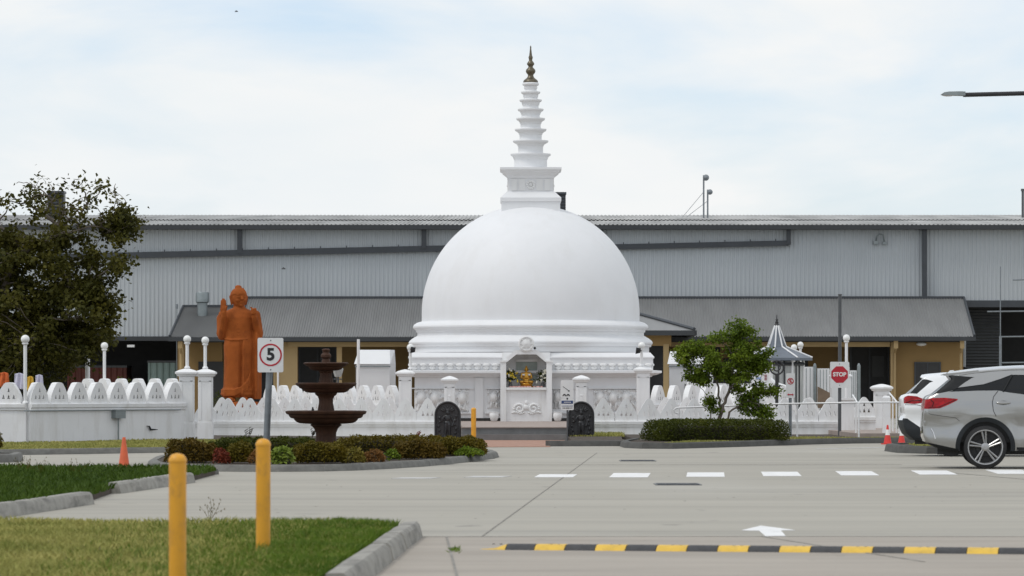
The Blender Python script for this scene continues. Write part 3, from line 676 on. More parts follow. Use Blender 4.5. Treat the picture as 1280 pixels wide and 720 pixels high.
# relief panels on the base front (height field of garlands and figures)
def reliefpanel(px0, px1, y0, y1, nfig, dd=None, par=None, depth=.22):
    dd = dd or dc-hw(146); xa, xb = WX(px0,dd), WX(px1,dd); za, zb = WZ(y1,dd), WZ(y0,dd)
    nx = max(10, int((xb-xa)/.025)); nz = max(8, int((zb-za)/.025)); vs = []; fs = []
    for j in range(nz+1):
        for i in range(nx+1):
            u = i/nx*nfig; v = j/nz; fu = u % 1
            body = max(0, 1-((fu-.5)/.36)**2-((v-.60)/.30)**2); legs = max(0, 1-((fu-.32)/.12)**2)*max(0, 1-((v-.22)/.25)**2)+max(0, 1-((fu-.70)/.12)**2)*max(0, 1-((v-.22)/.25)**2)
            swirl = .6*(.5+.5*math.sin(u*2*PI*3+math.sin(v*11+u)*2.2))*(.5+.5*math.sin(v*17+u*5))
            top = .5 if v > .93 else 0
            h = max(math.sqrt(body)*.9, legs*.7, top, swirl); edge = min(1, i/2, (nx-i)/2, j/2, (nz-j)/2)
            vs.append((xa+(xb-xa)*i/nx, dd-.005-depth*h*edge, za+(zb-za)*v))
    for j in range(nz):
        for i in range(nx): q = j*(nx+1)+i; fs.append((q,q+1,q+nx+2,q+nx+1))
    m2 = MB(); m2.add(vs, fs); return m2.build('relief_panel', M['relief'], par or st, 60)
reliefpanel(518, 586, 486, 515, 4); reliefpanel(609, 625, 487, 511, 1); reliefpanel(691, 702, 487, 511, 1); reliefpanel(742, 797, 486.5, 514, 3.4)
for xa, xb in [(594,604),(722,734),(798,806),(504,512)]:
    b = MB(); dd = dc-hw(146); b.box(WX(xa,dd), WX(xb,dd), dd-.06, dd+.01, .42, WZ(472,dd)); b.build('pilaster', M['dome'], st)
for xa, xb in [(513,592),(606,630),(688,720),(736,800)]:
    b = MB(); dd = dc-hw(146); b.box(WX(xa,dd), WX(xb,dd), dd-.09, dd+.01, WZ(517,dd), WZ(515.5,dd)); b.build('string_course', M['dome'], st); b = MB(); b.box(WX(xa,dd), WX(xb,dd), dd-.08, dd+.01, WZ(486,dd), WZ(484.8,dd)); b.build('string_course', M['dome'], st)
# shrine niche
dS = 119.9
sx = lambda p: WX(p,dS)
sz = lambda y: WZ(y,dS)
sh = thing('shrine_niche', 'white arched shrine niche on the front of the dome base', 'shrine', (sx(657.5),dS,.33))
outer = [(sx(625.5),.33),(sx(625.5),sz(452.5)),(sx(644.5),sz(437.5)),(sx(671),sz(437.5)),(sx(690),sz(452.5)),(sx(690),.33)]
hole = [(sx(632.7),sz(485)),(sx(632.7),sz(453.5)),(sx(645.5),sz(443)),(sx(670.5),sz(443)),(sx(683),sz(453.5)),(sx(683),sz(485))]
b = shift(curve2d([outer, hole], .9), (0,dS+.45,0)); b.build('surround', M['white'], sh, fix=True)
b = MB(); b.box(sx(632)-.1, sx(684)+.1, dS+.88, dS+1.0, .4, sz(440)); b.build('back_wall', M['white'], sh)
b = MB(); b.box(sx(632.8), sx(682.9), dS-.10, dS+.87, sz(487.3), sz(484.2)); b.build('altar_shelf', M['relief'], sh)
b = MB(); b.box(sx(645.5), sx(671.5), dS+.82, dS+.87, sz(476), sz(452)); b.build('backdrop_panel', M['mural'], sh)
b = MB(); b.box(sx(644.5), sx(672.5), dS+.76, dS+.87, sz(452), sz(449)); b.build('canopy_bar', M['relief'], sh)
for xa, xb in [(625.5,632.7),(683,690)]:
    b = MB(); b.box(sx(xa), sx(xb), dS-.07, dS-.002, .33, sz(452)); b.box(sx(xa)-.03, sx(xb)+.03, dS-.1, dS-.003, sz(452.5), sz(450.6)); b.build('jamb', M['white'], sh)
b = MB(); b.lathe([(.24,-.06),(.24,.04),(.20,.06),(.185,.03),(.14,.03),(.12,.06),(.07,.07),(.02,.09)], (0,0,0), 32)
for k in range(8): a = k*PI/4; b.tube([(0,0,.045),(.2*math.cos(a),.2*math.sin(a),.045)], .014, 6)
b.v = [(x+sx(657.8), dS-.02-z, y+sz(429.6)) for x,y,z in b.v]; b.build('wheel_medallion', M['relief'], sh, 40, fix=True)
b = MB()                                           # carved scroll below the shelf
for sgn in (-1,1):
    for k in range(26):
        q = k/25; a = q*2.6*PI; rr = .20*(1-q*.75); b.ell((sx(658)+sgn*(.21+rr*math.cos(a)*.8), dS-.0, sz(511)+rr*math.sin(a)*.8), (.045,.05,.04), 8, 6)
    for k in range(7): b.ell((sx(658)+sgn*(.08+k*.055), dS, sz(516)-.02*math.sin(k)), (.04,.05,.03), 8, 6)
b.ell((sx(658),dS,sz(509)), (.10,.06,.10), 12, 8); b.ell((sx(658),dS,sz(503.5)), (.06,.06,.08), 10, 8)
b.build('carved_scroll', M['relief'], sh, 60)
b = MB(); x = sx(668.5); b.ell((x,dS-.05,sz(435.2)), (.04,.06,.04), 10, 8); whole(b, 'spot_lamp', M['iron'], 'tiny black spot lamp beside the wheel medallion above the niche', 'lamp', (x,dS,sz(436)))
# seated golden figure on the altar
def seated(c, h):
    m2 = MB(); u = h
    m2.ell((0,0,.12*u), (.36*u,.26*u,.10*u)); m2.capsule((-.30*u,-.1*u,.12*u),(.08*u,-.24*u,.11*u),.085*u,.06*u); m2.capsule((.30*u,-.1*u,.12*u),(-.08*u,-.25*u,.13*u),.085*u,.06*u)
    m2.ell((0,.02*u,.40*u), (.185*u,.13*u,.26*u)); m2.ell((0,.02*u,.56*u), (.23*u,.12*u,.09*u)); m2.capsule((0,0,.6*u),(0,0,.7*u),.06*u,.055*u)
    m2.ell((0,-.01*u,.78*u), (.098*u,.11*u,.135*u)); m2.ell((0,.01*u,.92*u), (.055*u,.055*u,.06*u)); m2.ell((0,.01*u,.96*u), (.03*u,.03*u,.03*u))
    m2.ell((0,-.12*u,.77*u), (.02*u,.025*u,.03*u)); m2.ell((-.1*u,0,.76*u), (.02*u,.03*u,.06*u)); m2.ell((.1*u,0,.76*u), (.02*u,.03*u,.06*u))
    for s in (-1,1):
        m2.capsule((s*.22*u,.02*u,.56*u),(s*.29*u,-.02*u,.34*u),.065*u,.055*u); m2.capsule((s*.29*u,-.02*u,.34*u),(s*.06*u,-.2*u,.23*u),.052*u,.04*u)
        for k in range(4): m2.capsule((s*.06*u,-.2*u+k*.012*u,.23*u+k*.014*u),(-s*.03*u,-.23*u+k*.012*u,.22*u+k*.014*u),.016*u,.012*u,6)
    r_ = remesh(m2, .012*u/.6, 1); r_.v = [(x+c[0],y+c[1],z+c[2]) for x,y,z in r_.v]; return r_
zsh = sz(484.2)
gb = thing('golden_statue', 'golden seated buddha statue between flowers in the shrine niche', 'statue', (sx(658),dS+.4,zsh))
b = MB(); b.lathe([(.20,0),(.22,.03),(.17,.06),(.20,.10),(.19,.12)], (sx(658),dS+.4,zsh), 28); b.build('lotus_pedestal', M['gold'], gb, 40)
seated((sx(658),dS+.4,zsh+.10), .56).build('figure', M['gold'], gb, 60)
b = MB(); b.ell((sx(654.6),dS+.36,zsh+.38), (.05,.05,.03), 8, 6); b.ell((sx(661.6),dS+.36,zsh+.38), (.05,.05,.03), 8, 6); b.build('garland', M['reflect'], gb, 60)
def bouquet(px, fl, lab, n=46):
    c = Vector((sx(px),dS+.30,zsh)); r_ = thing('flower_vase', lab, 'flowers', c, 0, 'flower vases on the altar')
    m2 = MB(); m2.lathe([(.045,0),(.065,.04),(.06,.09),(.04,.13),(.05,.16)], c, 16); m2.build('vase', M['darksteel'], r_, 40)
    P = np.array([[c.x+random.gauss(0,.085), c.y+random.gauss(0,.07), c.z+.2+random.random()*.3] for _ in range(150)]); leafobj(P, .09, 'foliage', M['leaf_box'], r_, 0)
    for mm, k in fl:
        m2 = MB()
        for _ in range(k):
            p = (c.x+random.gauss(0,.10), c.y-.05-abs(random.gauss(0,.06)), c.z+.14+random.random()*.4)
            for q in range(5): m2.ell((p[0]+random.gauss(0,.018),p[1]+random.gauss(0,.012),p[2]+random.gauss(0,.018)), (.022,.018,.022), 6, 4)
        m2.build('blossom', M[mm], r_, 60)
bouquet(638.0, [('yflower',13),('wflower',5)], 'vase of yellow and cream flowers on the altar')
bouquet(678.6, [('wflower',12)], 'vase of mostly cream flowers on the altar')
b = MB()
for k in range(34): b.ell((sx(637)+random.random()*(sx(679)-sx(637)), dS+random.random()*.2, zsh+.015), (.035,.03,.025), 6, 4)
whole(b, 'offering_flowers', M['pinkflower'], 'scattered pink offering blossoms along the front of the altar shelf', 'flowers', (sx(657),dS+.1,zsh), smooth=60)
for px, lab in [(617.5,'white urn at the foot of the niche beside the bollard side relief'), (697,'white urn at the foot of the niche behind the double signboard')]:
    c = Vector((WX(px,119.6),119.6,.345)); b = MB(); b.lathe([(.08,0),(.10,.02),(.13,.12),(.135,.20),(.11,.24),(.13,.26),(.12,.27)], c, 24); whole(b, 'urn', M['white'], lab, 'urn', c, 'white urns beside the niche', smooth=40)

# ------------------------------------------------------------------ pierced white boundary walls
def tri(cx_, z0, w_, h_): return [(cx_-w_/2,z0),(cx_+w_/2,z0),(cx_+w_*.22,z0+h_*.42),(cx_+w_*.3,z0+h_*.45),(cx_,z0+h_),(cx_-w_*.3,z0+h_*.45),(cx_-w_*.22,z0+h_*.42)]
def merlon(half):
    pl = [(-x,z) for x,z in half[:-1]]+[half[-1]]+[(x,z) for x,z in half[:-1][::-1]]
    return curve2d([pl, tri(-.125,.12,.075,.115), tri(0,.12,.075,.115), tri(.125,.12,.075,.115), tri(0,.29,.065,.115)], .17).mesh('merlon', M['white'], None, None, True)
MER_POINT = merlon([(.295,0),(.295,.15),(.282,.19),(.255,.23),(.215,.285),(.18,.34),(.145,.392),(.108,.445),(.078,.488),(.045,.52),(0,.535)])
MER_ROUND = merlon([(.292,0),(.292,.10),(.285,.15),(.268,.215),(.24,.285),(.205,.355),(.165,.42),(.135,.462),(.115,.50),(.07,.527),(0,.535)])
def fence(label, A, B, n, ledge, z0=0.0, first=.5, thick=.2, ms=1.0):
    A = Vector(A); B = Vector(B); d = B-A; Ln = d.length; ang = math.atan2(d.y, d.x)
    r = thing('boundary_wall', label, 'wall', (A.x,A.y,z0), ang, 'pierced white boundary walls')
    b = MB(); b.box(0, Ln, -thick/2, thick/2, 0, ledge-.16); b.build('wall_base', M['white'], r, local=True)
    b = MB(); t2 = thick/2; b.prismx([(-t2,ledge-.162),(-t2-.03,ledge-.15),(-t2-.03,ledge-.11),(-t2-.055,ledge-.09),(-t2-.06,ledge-.012),(-t2-.04,ledge),(t2+.04,ledge),(t2+.06,ledge-.02),(t2+.03,ledge-.15),(t2,ledge-.162)], -.0, Ln)
    b.build('coping', M['white'], r, local=True)
    p = Ln/n
    for i in range(n):
        child(r, MER_ROUND if ledge > .8 else MER_POINT, 'merlon', ((i+first)*p, 0, ledge-.003)).scale = (min(1.0, p/.59), 1, ms)
    return r
PA = (-11.24,92.7); P1 = Vector((WX(233,97),97)); P2 = Vector((WX(256.5,99.5),99.5))
fence('tall white pierced wall with a grey meter box, receding to the pillar beside the bushes', PA, (P1.x-.1,P1.y-.1), 8, .995, ms=.93)
fence('short end of the tall white pierced wall, turning away at the bent corner by the lamp post', (-14.4,93.3), PA, 5, .995, first=.35, ms=.93)
fence('low white pierced wall behind the fountain, ending at the black guardstone', (WX(243,107),107), (WX(548,107),107), 11, .46, first=.52, ms=1.15)
fence('inner row of white merlons just behind the fountain wall', (WX(262,109.6),109.6), (WX(498,109.6),109.6), 9, .48, first=.58, ms=1.14)
fence('low white pierced wall partly hidden by the clipped hedge and small tree', (WX(741,107),107), (WX(1052,107),107), 11, .46, first=.47, ms=1.15)
fence('inner row of white merlons behind the hedge wall', (WX(818,109.6),109.6), (WX(1050,109.6),109.6), 9, .48, first=.55, ms=1.14)
fence('white wall with slanted merlons running back beside the pale booth and fountain', (WX(330,118.5),118.5), (WX(499,112.4),112.4), 10, .88, .0)
fence('white wall of deep slanted merlons running back behind the small leafy tree', (WX(812,112.4),112.4), (WX(985,120),120), 9, .88, .0)
fence('stub of pierced wall with one merlon beside the ramp', (WX(1066,107.6),107.6), (WX(1094,107.6),107.6), 1, .45, .12)
fence('back row of white merlons seen through the gaps of the tall wall', (WX(100,103.5),103.5), (WX(226,101),101), 6, 1.06, .0)
# flat white pier at the end of the right wall
b = MB(); b.box(WX(1051.5,106.6), WX(1067.5,106.6), 106.5, 106.85, 0, 1.02); b.box(WX(1051,106.6)-.03, WX(1068,106.6)+.03, 106.45, 106.9, 1.02, 1.08)
whole(b, 'gate_pier', M['white'], 'plain white pier at the ramp gap behind the stop sign', 'pier', (WX(1060,106.6),106.6,0))
# pillars
def pillar(px, d, wd, top, label, base=0.0, slot=False):
    x = WX(px, d); r = thing('gate_pillar', label, 'pillar', (x,d,base), 0, 'white capped pillars of the boundary wall'); h = wd/2; zt = top
    b = MB(); b.box(x-h, x+h, d-h, d+h, base, zt-.2)
    for q in (-1,1): b.box(x+q*(h-.05)-.03, x+q*(h-.05)+.03, d-h-.012, d-h+.005, base+.55 if zt > 1.6 else base+.2, zt-.3)
    b.box(x-h+.02, x+h-.02, d-h-.012, d-h+.005, zt-.32, zt-.2); b.box(x-h-.015, x+h+.015, d-h-.015, d+h+.015, base, base+.5); b.build('shaft', M['white'], r)
    if slot:
        b = MB(); b.box(x-.02, x+.02, d-h-.004, d-h+.01, zt-.95, zt-.55); b.ell((x,d-h,zt-.55), (.035,.012,.035), 10, 6); b.build('slot', M['relief'], r)
    b = MB(); b.lathe([(h,zt-.2),(h+.04,zt-.19),(h+.06,zt-.15),(h+.09,zt-.13),(h+.09,zt-.09),(h+.02,zt-.05),(h*.5,zt-.015),(.02,zt)], (x,d,0), sq=True); b.build('cap', M['white'], r)
    return r
pillar(233.5, 97, .35, 1.83, 'white capped pillar at the end of the tall wall, nearest the bushes')
pillar(257, 99.5, .35, 1.83, 'white capped pillar tucked beside its twin next to the orange statue')
pillar(506.5, 112, .36, 1.86, 'white capped lamp pillar between pale booth and dome')
pillar(804, 112, .36, 1.95, 'white capped lamp pillar at the dome ledge beside the deep slanted merlons')
pillar(562, 109.3, .30, 1.67, 'small white capped pillar above the guardstone beside the yellow bollard', .33, True)
pillar(726.5, 109.3, .30, 1.69, 'small white capped pillar above the guardstone beside the double signboard', .33, True)
pillar(1102, 112, .42, 1.45, 'short wide white capped pillar beside the ramp handrail')
# globe lamps
def lamp(px, d, yg, z0, label, r_=.115):
    x = WX(px, d); zg = WZ(yg, d); t = thing('globe_lamp', label, 'lamp', (x,d,z0), 0, 'white globe lamps')
    b = MB(); b.tube([(x,d,z0),(x,d,zg-r_*.8)], .042, 10); b.lathe([(.07,0),(.07,.03),(.045,.06)], (x,d,z0), 14); b.build('post', M['rail'], t, 40)
    b = MB(); b.lathe([(.05,-.05),(.075,-.02),(.07,0)], (x,d,zg-r_*.85), 14); b.build('collar', M['rail'], t, 40)
    b = MB(); b.ell((x,d,zg), (r_,)*3, 24, 16); b.build('globe', M['opal'], t, 80); return t
lamp(31.5, 92.7, 424, 1.0, 'white globe lamp at the bend of the tall wall in front of the shady tree', .10)
lamp(130.5, 103, 432.3, .6, 'white globe lamp standing behind the tall wall before the dark bay', .095)
lamp(234, 97, 424, 1.83, 'white globe lamp on top of the pillar nearest the bushes', .095)
lamp(256.5, 99.5, 425.5, 1.83, 'slightly lower white globe lamp on the twin pillar beside the statue', .095)
lamp(513, 112, 434.3, 1.86, 'white globe lamp against the moulded edge of the dome, above the booth side pillar', .10)
lamp(802, 112, 432, 1.95, 'white globe lamp on the pillar at the ledge of the dome by the porch', .10)
lamp(992.5, 130, 434.5, .3, 'smaller white globe lamp peeping over the eave of the gazebo', .105)
lamp(1000.5, 129, 431, .3, 'larger white globe lamp just beside the gazebo eave', .10)
lamp(1058, 112, 422.5, .3, 'white globe lamp rising behind the stop sign pole', .10)
b = MB(); x = WX(109.5,108); b.tube([(x,108,0),(x,108,WZ(434,108))], .065, 10); whole(b, 'white_post', M['rail'], 'plain white post half lost under the shady tree crown', 'post', (x,108,0), smooth=40)
b = MB(); x = WX(448,125); b.tube([(x,125,0),(x,125,WZ(424,125))], .045, 8); whole(b, 'white_post', M['rail'], 'thin white post rising behind the pale booth', 'post', (x,125,0), smooth=40)
b = MB(); x = WX(347.5,125); b.tube([(x,125,0),(x,125,WZ(464,125))], .03, 8); whole(b, 'white_post', M['rail'], 'short thin white post under the speed sign board', 'post', (x,125,0), smooth=40)
for px, py, lab in [(516,437.5,'black loudspeaker beside the globe lamp left of the dome'), (797.5,438.5,'black floodlight beside the globe lamp at the porch')]:
    c = W(px,py,111.8); b = MB(); b.prism([(c.x-.07,c.z-.09),(c.x+.06,c.z-.06),(c.x+.08,c.z+.07),(c.x-.05,c.z+.09)], 111.7, 111.86); b.tube([c,(WX(513 if px < 600 else 802,112),112,c.z)], .02, 6)
    b.lathe([(.05,0),(.07,.05)], (c.x,111.66,c.z-.03), 12)
    whole(b, 'speaker' if px < 600 else 'floodlight', M['iron'], lab, 'speaker' if px < 600 else 'floodlight', c, None)
# meter box with conduit on the tall wall
u = Vector((P1.x+11.24, P1.y-92.7)).normalized(); nrm = Vector((u.y, -u.x))
def onwall(px, off=.13):
    # intersection of the view ray with the wall face
    k = (px-640)/F; a = Vector(PA)+nrm*off; t_ = (k*a.y-a.x)/(u.x-k*u.y); return a+u*t_
q = onwall(148, .16); r = thing('meter_box', 'grey electrical box with conduits on the tall white wall', 'box', (q.x,q.y,.3)); d = q.y
b = MB(); ang = math.atan2(u.y, u.x); rot = Matrix.Rotation(ang, 3, 'Z')
b.box(-.17,.17,-.08,.10,WZ(523,d),WZ(512.5,d)); b.box(-.19,.19,-.10,.02,WZ(513.3,d),WZ(511.8,d)); b.v = [tuple(rot@Vector(v)+Vector((q.x,q.y,0))) for v in b.v]; b.build('cabinet', M['vent'], r)
b = MB(); p0 = onwall(226,.15); p1 = onwall(30,.15); z = WZ(513.5,d)
b.tube([(p1.x,p1.y,.83),(p0.x,p0.y,.83)], .014, 6); b.tube([(q.x,q.y,WZ(523,d)),(q.x,q.y,.02)], .02, 6); b.build('conduit', M['vent'], r)
q = onwall(190,.14); b = MB(); z0 = WZ(536,q.y)
b.tube([(q.x-.12,q.y-.1,z0+.07),(q.x-.06,q.y-.05,z0+.06),(q.x-.03,q.y-.01,z0-.02),(q.x+.05,q.y+.03,z0-.02),(q.x+.13,q.y+.1,z0-.02)], [.006,.02,.03,.02,.006], 6)
whole(b, 'wall_lizard', M['iron'], 'small black lizard shaped ornament on the tall white wall', 'ornament', (q.x,q.y,z0))

# ------------------------------------------------------------------ standing orange statue
dB = 122.0; sB = F/dB; bx = WX(299,dB)
def q3(x, y, dy=0.0): return ((x-299)/sB, dy, WZ(y,dB))
sta = thing('standing_statue', 'tall orange standing buddha statue with one hand raised', 'statue', (bx,dB,.33))
m2 = MB()
ring = [(298,497,18.5,.40),(297.5,493,22,.45),(297.6,490,21.2,.43),(298,488,21.6,.44),(298.4,484,19.2,.40),(298.6,470,18.6,.37),(298.8,450,18.6,.37),(299,432,19.3,.38),(299,424,18.2,.35),(299,414,17.6,.34),(299,404,19.2,.36),(299,397,20.6,.35),(299,391,19.5,.30),(299,388,15,.26),(299,385,8,.20),(299,381,6,.17)]
vs = []; fs = []; nn = 72
for (x, y, rx, ry) in ring:
    for i in range(nn):
        a = 2*PI*i/nn; ca, sa = math.cos(a), math.sin(a); e = 2/2.4
        X = math.copysign(abs(ca)**e, ca)*rx/sB; Y = math.copysign(abs(sa)**e, sa)*ry
        if y > 424 and sa < 0:                       # centre fold and gap between the legs
            g = math.exp(-((X*sB-4.0)/1.8)**2); Y += .10*g*min(1, (y-424)/12)*(1 if y < 487 else .3)
            Y += .07*math.exp(-((X*sB-6.5)/1.3)**2)*-1
        vs.append((X+(x-299)/sB, Y, WZ(y,dB)))
for j in range(len(ring)-1):
    for i in range(nn): fs.append((j*nn+i, j*nn+(i+1)%nn, (j+1)*nn+(i+1)%nn, (j+1)*nn+i))
fs += [tuple(range(nn-1,-1,-1)), tuple((len(ring)-1)*nn+i for i in range(nn))]
m2.add(vs, fs)
# robe edges: hem bands, waist band, folds swinging up to the raised arm
for k in range(4):
    y = 486.5+2.2*k; m2.tube([q3(277+k*.3,y+1,-.05), q3(282,y+1.2,-.36), q3(294,y+1,-.46), q3(303,y-2.5-k*.3,-.43), q3(310,y-9+k,-.37), q3(314,y-22+k*2,-.33)], [.028,.034,.034,.030,.026,.012], 8)
for k in range(7):
    y = 396+k*4; m2.tube([q3(288+k*.6,y+1,-.30), q3(299,y+2.6,-.355), q3(309,y+1,-.30)], [.002,.006,.002], 6)
m2.tube([q3(281.5,423.5,-.2), q3(290,425,-.35), q3(300,425,-.37), q3(311,423.6,-.30)], [.02,.026,.026,.02], 8)
# hanging robe on the side of the statue's left arm
rv = []; rf = []; prof_r = [(318.5,399,4.5,.20),(320.5,410,5.5,.26),(321,425,6,.30),(320.5,450,6,.33),(320.3,475,6.2,.34),(320,490,6.4,.35),(319.6,499,6.4,.34)]
for (x, y, rx, ry) in prof_r:
    for i in range(32):
        a = 2*PI*i/32; wob = 1+.10*math.cos(5*a+.6); rv.append(((x-299)/sB+rx/sB*math.cos(a)*wob, .05+ry*math.sin(a)*wob, WZ(y,dB)))
for j in range(len(prof_r)-1):
    for i in range(32): rf.append((j*32+i, (j+1)*32+i, (j+1)*32+(i+1)%32, j*32+(i+1)%32))
rf += [tuple(range(32)), tuple((len(prof_r)-1)*32+i for i in range(31,-1,-1))]
m2.add(rv, rf)
# raised right arm (viewer's left): upper arm, forearm, open palm with fingers
m2.capsule(q3(279.5,394,0), q3(276.8,417,-.02), .165, .155); m2.capsule(q3(277.6,420,-.05), q3(281,396,-.40), .135, .095)
m2.capsule(q3(276.5,398,.05), q3(277,416,.05), .15, .15)
m2.capsule(q3(281,396,-.40), q3(281,391,-.43), .085, .085); m2.ell(q3(280.6,387.2,-.44), (.105,.055,.125))
for k, (fx, fy) in enumerate([(278.0,376.5),(279.7,374),(281.5,374.2),(283.0,376.5)]): m2.capsule(q3(278.2+k*1.6,385,-.44), q3(fx,fy,-.42), .034, .026, 8)
m2.capsule(q3(283.5,388,-.45), q3(285.2,383,-.50), .036, .026, 8)
# left arm holding the robe at the shoulder
m2.capsule(q3(319.5,394,0), q3(323.2,417,-.02), .155, .15); m2.capsule(q3(323.4,420,-.04), q3(319,396,-.36), .13, .095)
m2.ell(q3(318.2,389.5,-.38), (.10,.085,.10))
for k in range(4):
    z = 386.6+k*1.7; m2.capsule(q3(320.6,z,-.44), q3(316.8,z+.4,-.48), .036, .032, 8); m2.capsule(q3(316.8,z+.4,-.48), q3(316,z+.8,-.40), .032, .028, 8)
m2.capsule(q3(316.8,386.6,-.40), q3(314.8,384.6,-.45), .034, .026, 8)
# head, turned a little
hd = MB(); hz = 0
hd.ell((0,0,0), (.265,.30,.335), 28, 20); hd.ell((0,-.06,-.16), (.20,.21,.20), 24, 16); hd.ell((0,.03,.335), (.12,.12,.075), 16, 10)
hd.tube([(0,-.27,.06),(0,-.315,-.02),(0,-.345,-.09)], [.024,.034,.05], 10)                              # nose
for s in (-1,1):
    hd.tube([(s*.03,-.275,.055),(s*.10,-.285,.085),(s*.18,-.235,.055)], [.012,.02,.010], 8)              # brows
    hd.ell((s*.105,-.258,.01), (.060,.035,.024), 12, 8, (0,0,s*.35)); hd.tube([(s*.04,-.272,-.003),(s*.105,-.293,-.012),(s*.17,-.245,-.002)], [.007,.011,.006], 6)
    hd.ell((s*.11,-.21,-.11), (.08,.07,.07), 12, 8)                                                       # cheeks
    hd.tube([(s*.265,.0,.07),(s*.285,.01,.02),(s*.275,0,-.08),(s*.26,-.01,-.20),(s*.245,-.01,-.26)], [.04,.055,.045,.035,.025], 10)
hd.tube([(-.075,-.245,-.178),(-.03,-.285,-.165),(0,-.285,-.172),(.03,-.285,-.165),(.075,-.245,-.178)], [.008,.02,.018,.02,.008], 8)
hd.tube([(-.06,-.25,-.192),(0,-.285,-.205),(.06,-.25,-.192)], [.008,.024,.008], 8); hd.ell((0,-.235,-.27), (.07,.06,.05), 12, 8)
for k in range(9):                                                                                         # waved hair bands
    z = .09+k*.024; ry_ = .31*math.sqrt(max(.02,1-(z/.345)**2)); rx_ = .275*math.sqrt(max(.02,1-(z/.345)**2))
    pts = [(rx_*math.cos(a), ry_*math.sin(a), z+.010*math.sin(a*9+k)+(.02 if math.sin(a) < -.7 else -.02*k/9)) for a in np.linspace(-PI,PI,41)]; hd.tube(pts, .016, 6)
for k in range(5):
    z = .09-k*.045; pts = [(.272*math.cos(a), .30*math.sin(a), z) for a in np.linspace(-.05,PI+.05,25)]; hd.tube(pts, .016, 6)
rt = Matrix.Rotation(math.radians(26), 3, 'Z'); hc = Vector(q3(298.4,371.6,-.03))
m2.add([rt@(Vector(v)*.91)+hc for v in hd.v], hd.f)
m2.tube([q3(299,386,0), q3(298.6,378,-.02)], [.18,.165], 20)
for k in range(3): m2.tube([q3(293.8,382.6+k*1.3,-.06), q3(299,383.8+k*1.3,-.20), q3(304.4,382.6+k*1.3,-.06)], .015, 6)
fg = remesh(m2, .0165, 2); fg.v = [(x+bx,y+dB,z) for x,y,z in fg.v]
fg.build('figure', M['orange'], sta, 70)
b = MB()
for s in (-1,1): 
    b.ell((bx-.02+s*.2,dB-.25,WZ(499,dB)), (.14,.28,.08), 14, 8)
    for k in range(5): b.capsule((bx-.02+s*.2+(k-2)*.05,dB-.42,WZ(500,dB)),(bx-.02+s*.2+(k-2)*.055,dB-.56,WZ(501,dB)),.035,.028,8)
b.build('foot', M['orange'], sta, 60)
b = MB(); b.lathe([(.72,.33),(.72,.5),(.62,.55),(.58,.62),(.66,.70),(.68,.80),(.60,.90),(.55,WZ(502,dB))], (bx,dB,0), 40, lambda a, z: .03*abs(math.sin(a*9)) if z > .55 else 0); b.build('lotus_pedestal', M['orange'], sta, 50)

# ------------------------------------------------------------------ fountain
dF = 74.5; sF = F/dF; fx = WX(407.5,dF)
fo = thing('fountain', 'dark brown three tiered fountain with a finial among low bushes', 'fountain', (fx,dF,.12))
def fl(name, pr, fn=None):
    b = MB(); b.lathe([(r/sF, WZ(y,dF)) for r,y in pr], (fx,dF,0), 56, fn); return b.build(name, M['fount'], fo, 34)
flute = lambda a, z: .005*math.cos(a*14)
fl('stem', [(24,577),(24,572),(18,566),(15.5,560),(13.5,553),(12.4,547),(12.6,541),(14.5,536),(17,533),(19,532),(19,530.4),(15,529)], flute)
fl('basin', [(15,530),(26,529.6),(33,529),(37,527.3),(39,525.5),(40.5,523.2),(44,522.4),(46,520.5),(46.5,518.6),(49.5,517.4),(50.6,515.6),(50.8,513.8),(48,513.2),(44,515.5),(8,517)])
fl('stem', [(10.5,514.5),(9.8,510),(8.6,504),(8.6,499),(10,495.5),(12.5,493.6),(13.5,492.4),(13.5,491),(10,490.5)], flute)
fl('basin', [(12,491.2),(20,491),(25,490.3),(28,488.4),(29.5,486.4),(33,485.2),(34.5,483.2),(37,482),(38,480.4),(38.2,479),(36,478.4),(32,480.5),(6,482)])
fl('stem', [(9.5,480),(8.4,475),(7.2,470),(7.4,466),(9,464.4),(9,463)], flute)
fl('basin', [(9,463.6),(15,463),(19,461.8),(21,460),(22,458.4),(25,457.4),(26,456),(28,455),(28.2,453.6),(26,453),(22,454.6),(4,456)])
fl('finial', [(5.4,454.5),(5.2,450),(4.4,448.4),(6.4,446.6),(6.5,444),(5,442),(4,440.6),(4.8,438.6),(5.2,437),(3.6,436),(1,435.8)])
b = MB(); c = W(391,512.5,dF-.3); b.ell((c.x,c.y,c.z), (.025,.04,.035), 10, 8, (.5,0,0)); b.ell((c.x,c.y-.02,c.z+.04), (.016,.018,.018), 8, 6); b.tube([(c.x,c.y+.02,c.z-.02),(c.x,c.y+.08,c.z-.04)], [.015,.006], 6); b.tube([(c.x,c.y-.035,c.z+.04),(c.x,c.y-.055,c.z+.037)], [.006,.001], 5)
whole(b, 'bird', M['bird'], 'tiny dark bird perched on the rim of the lowest fountain basin', 'bird', (c.x,c.y,c.z-.03), smooth=60)

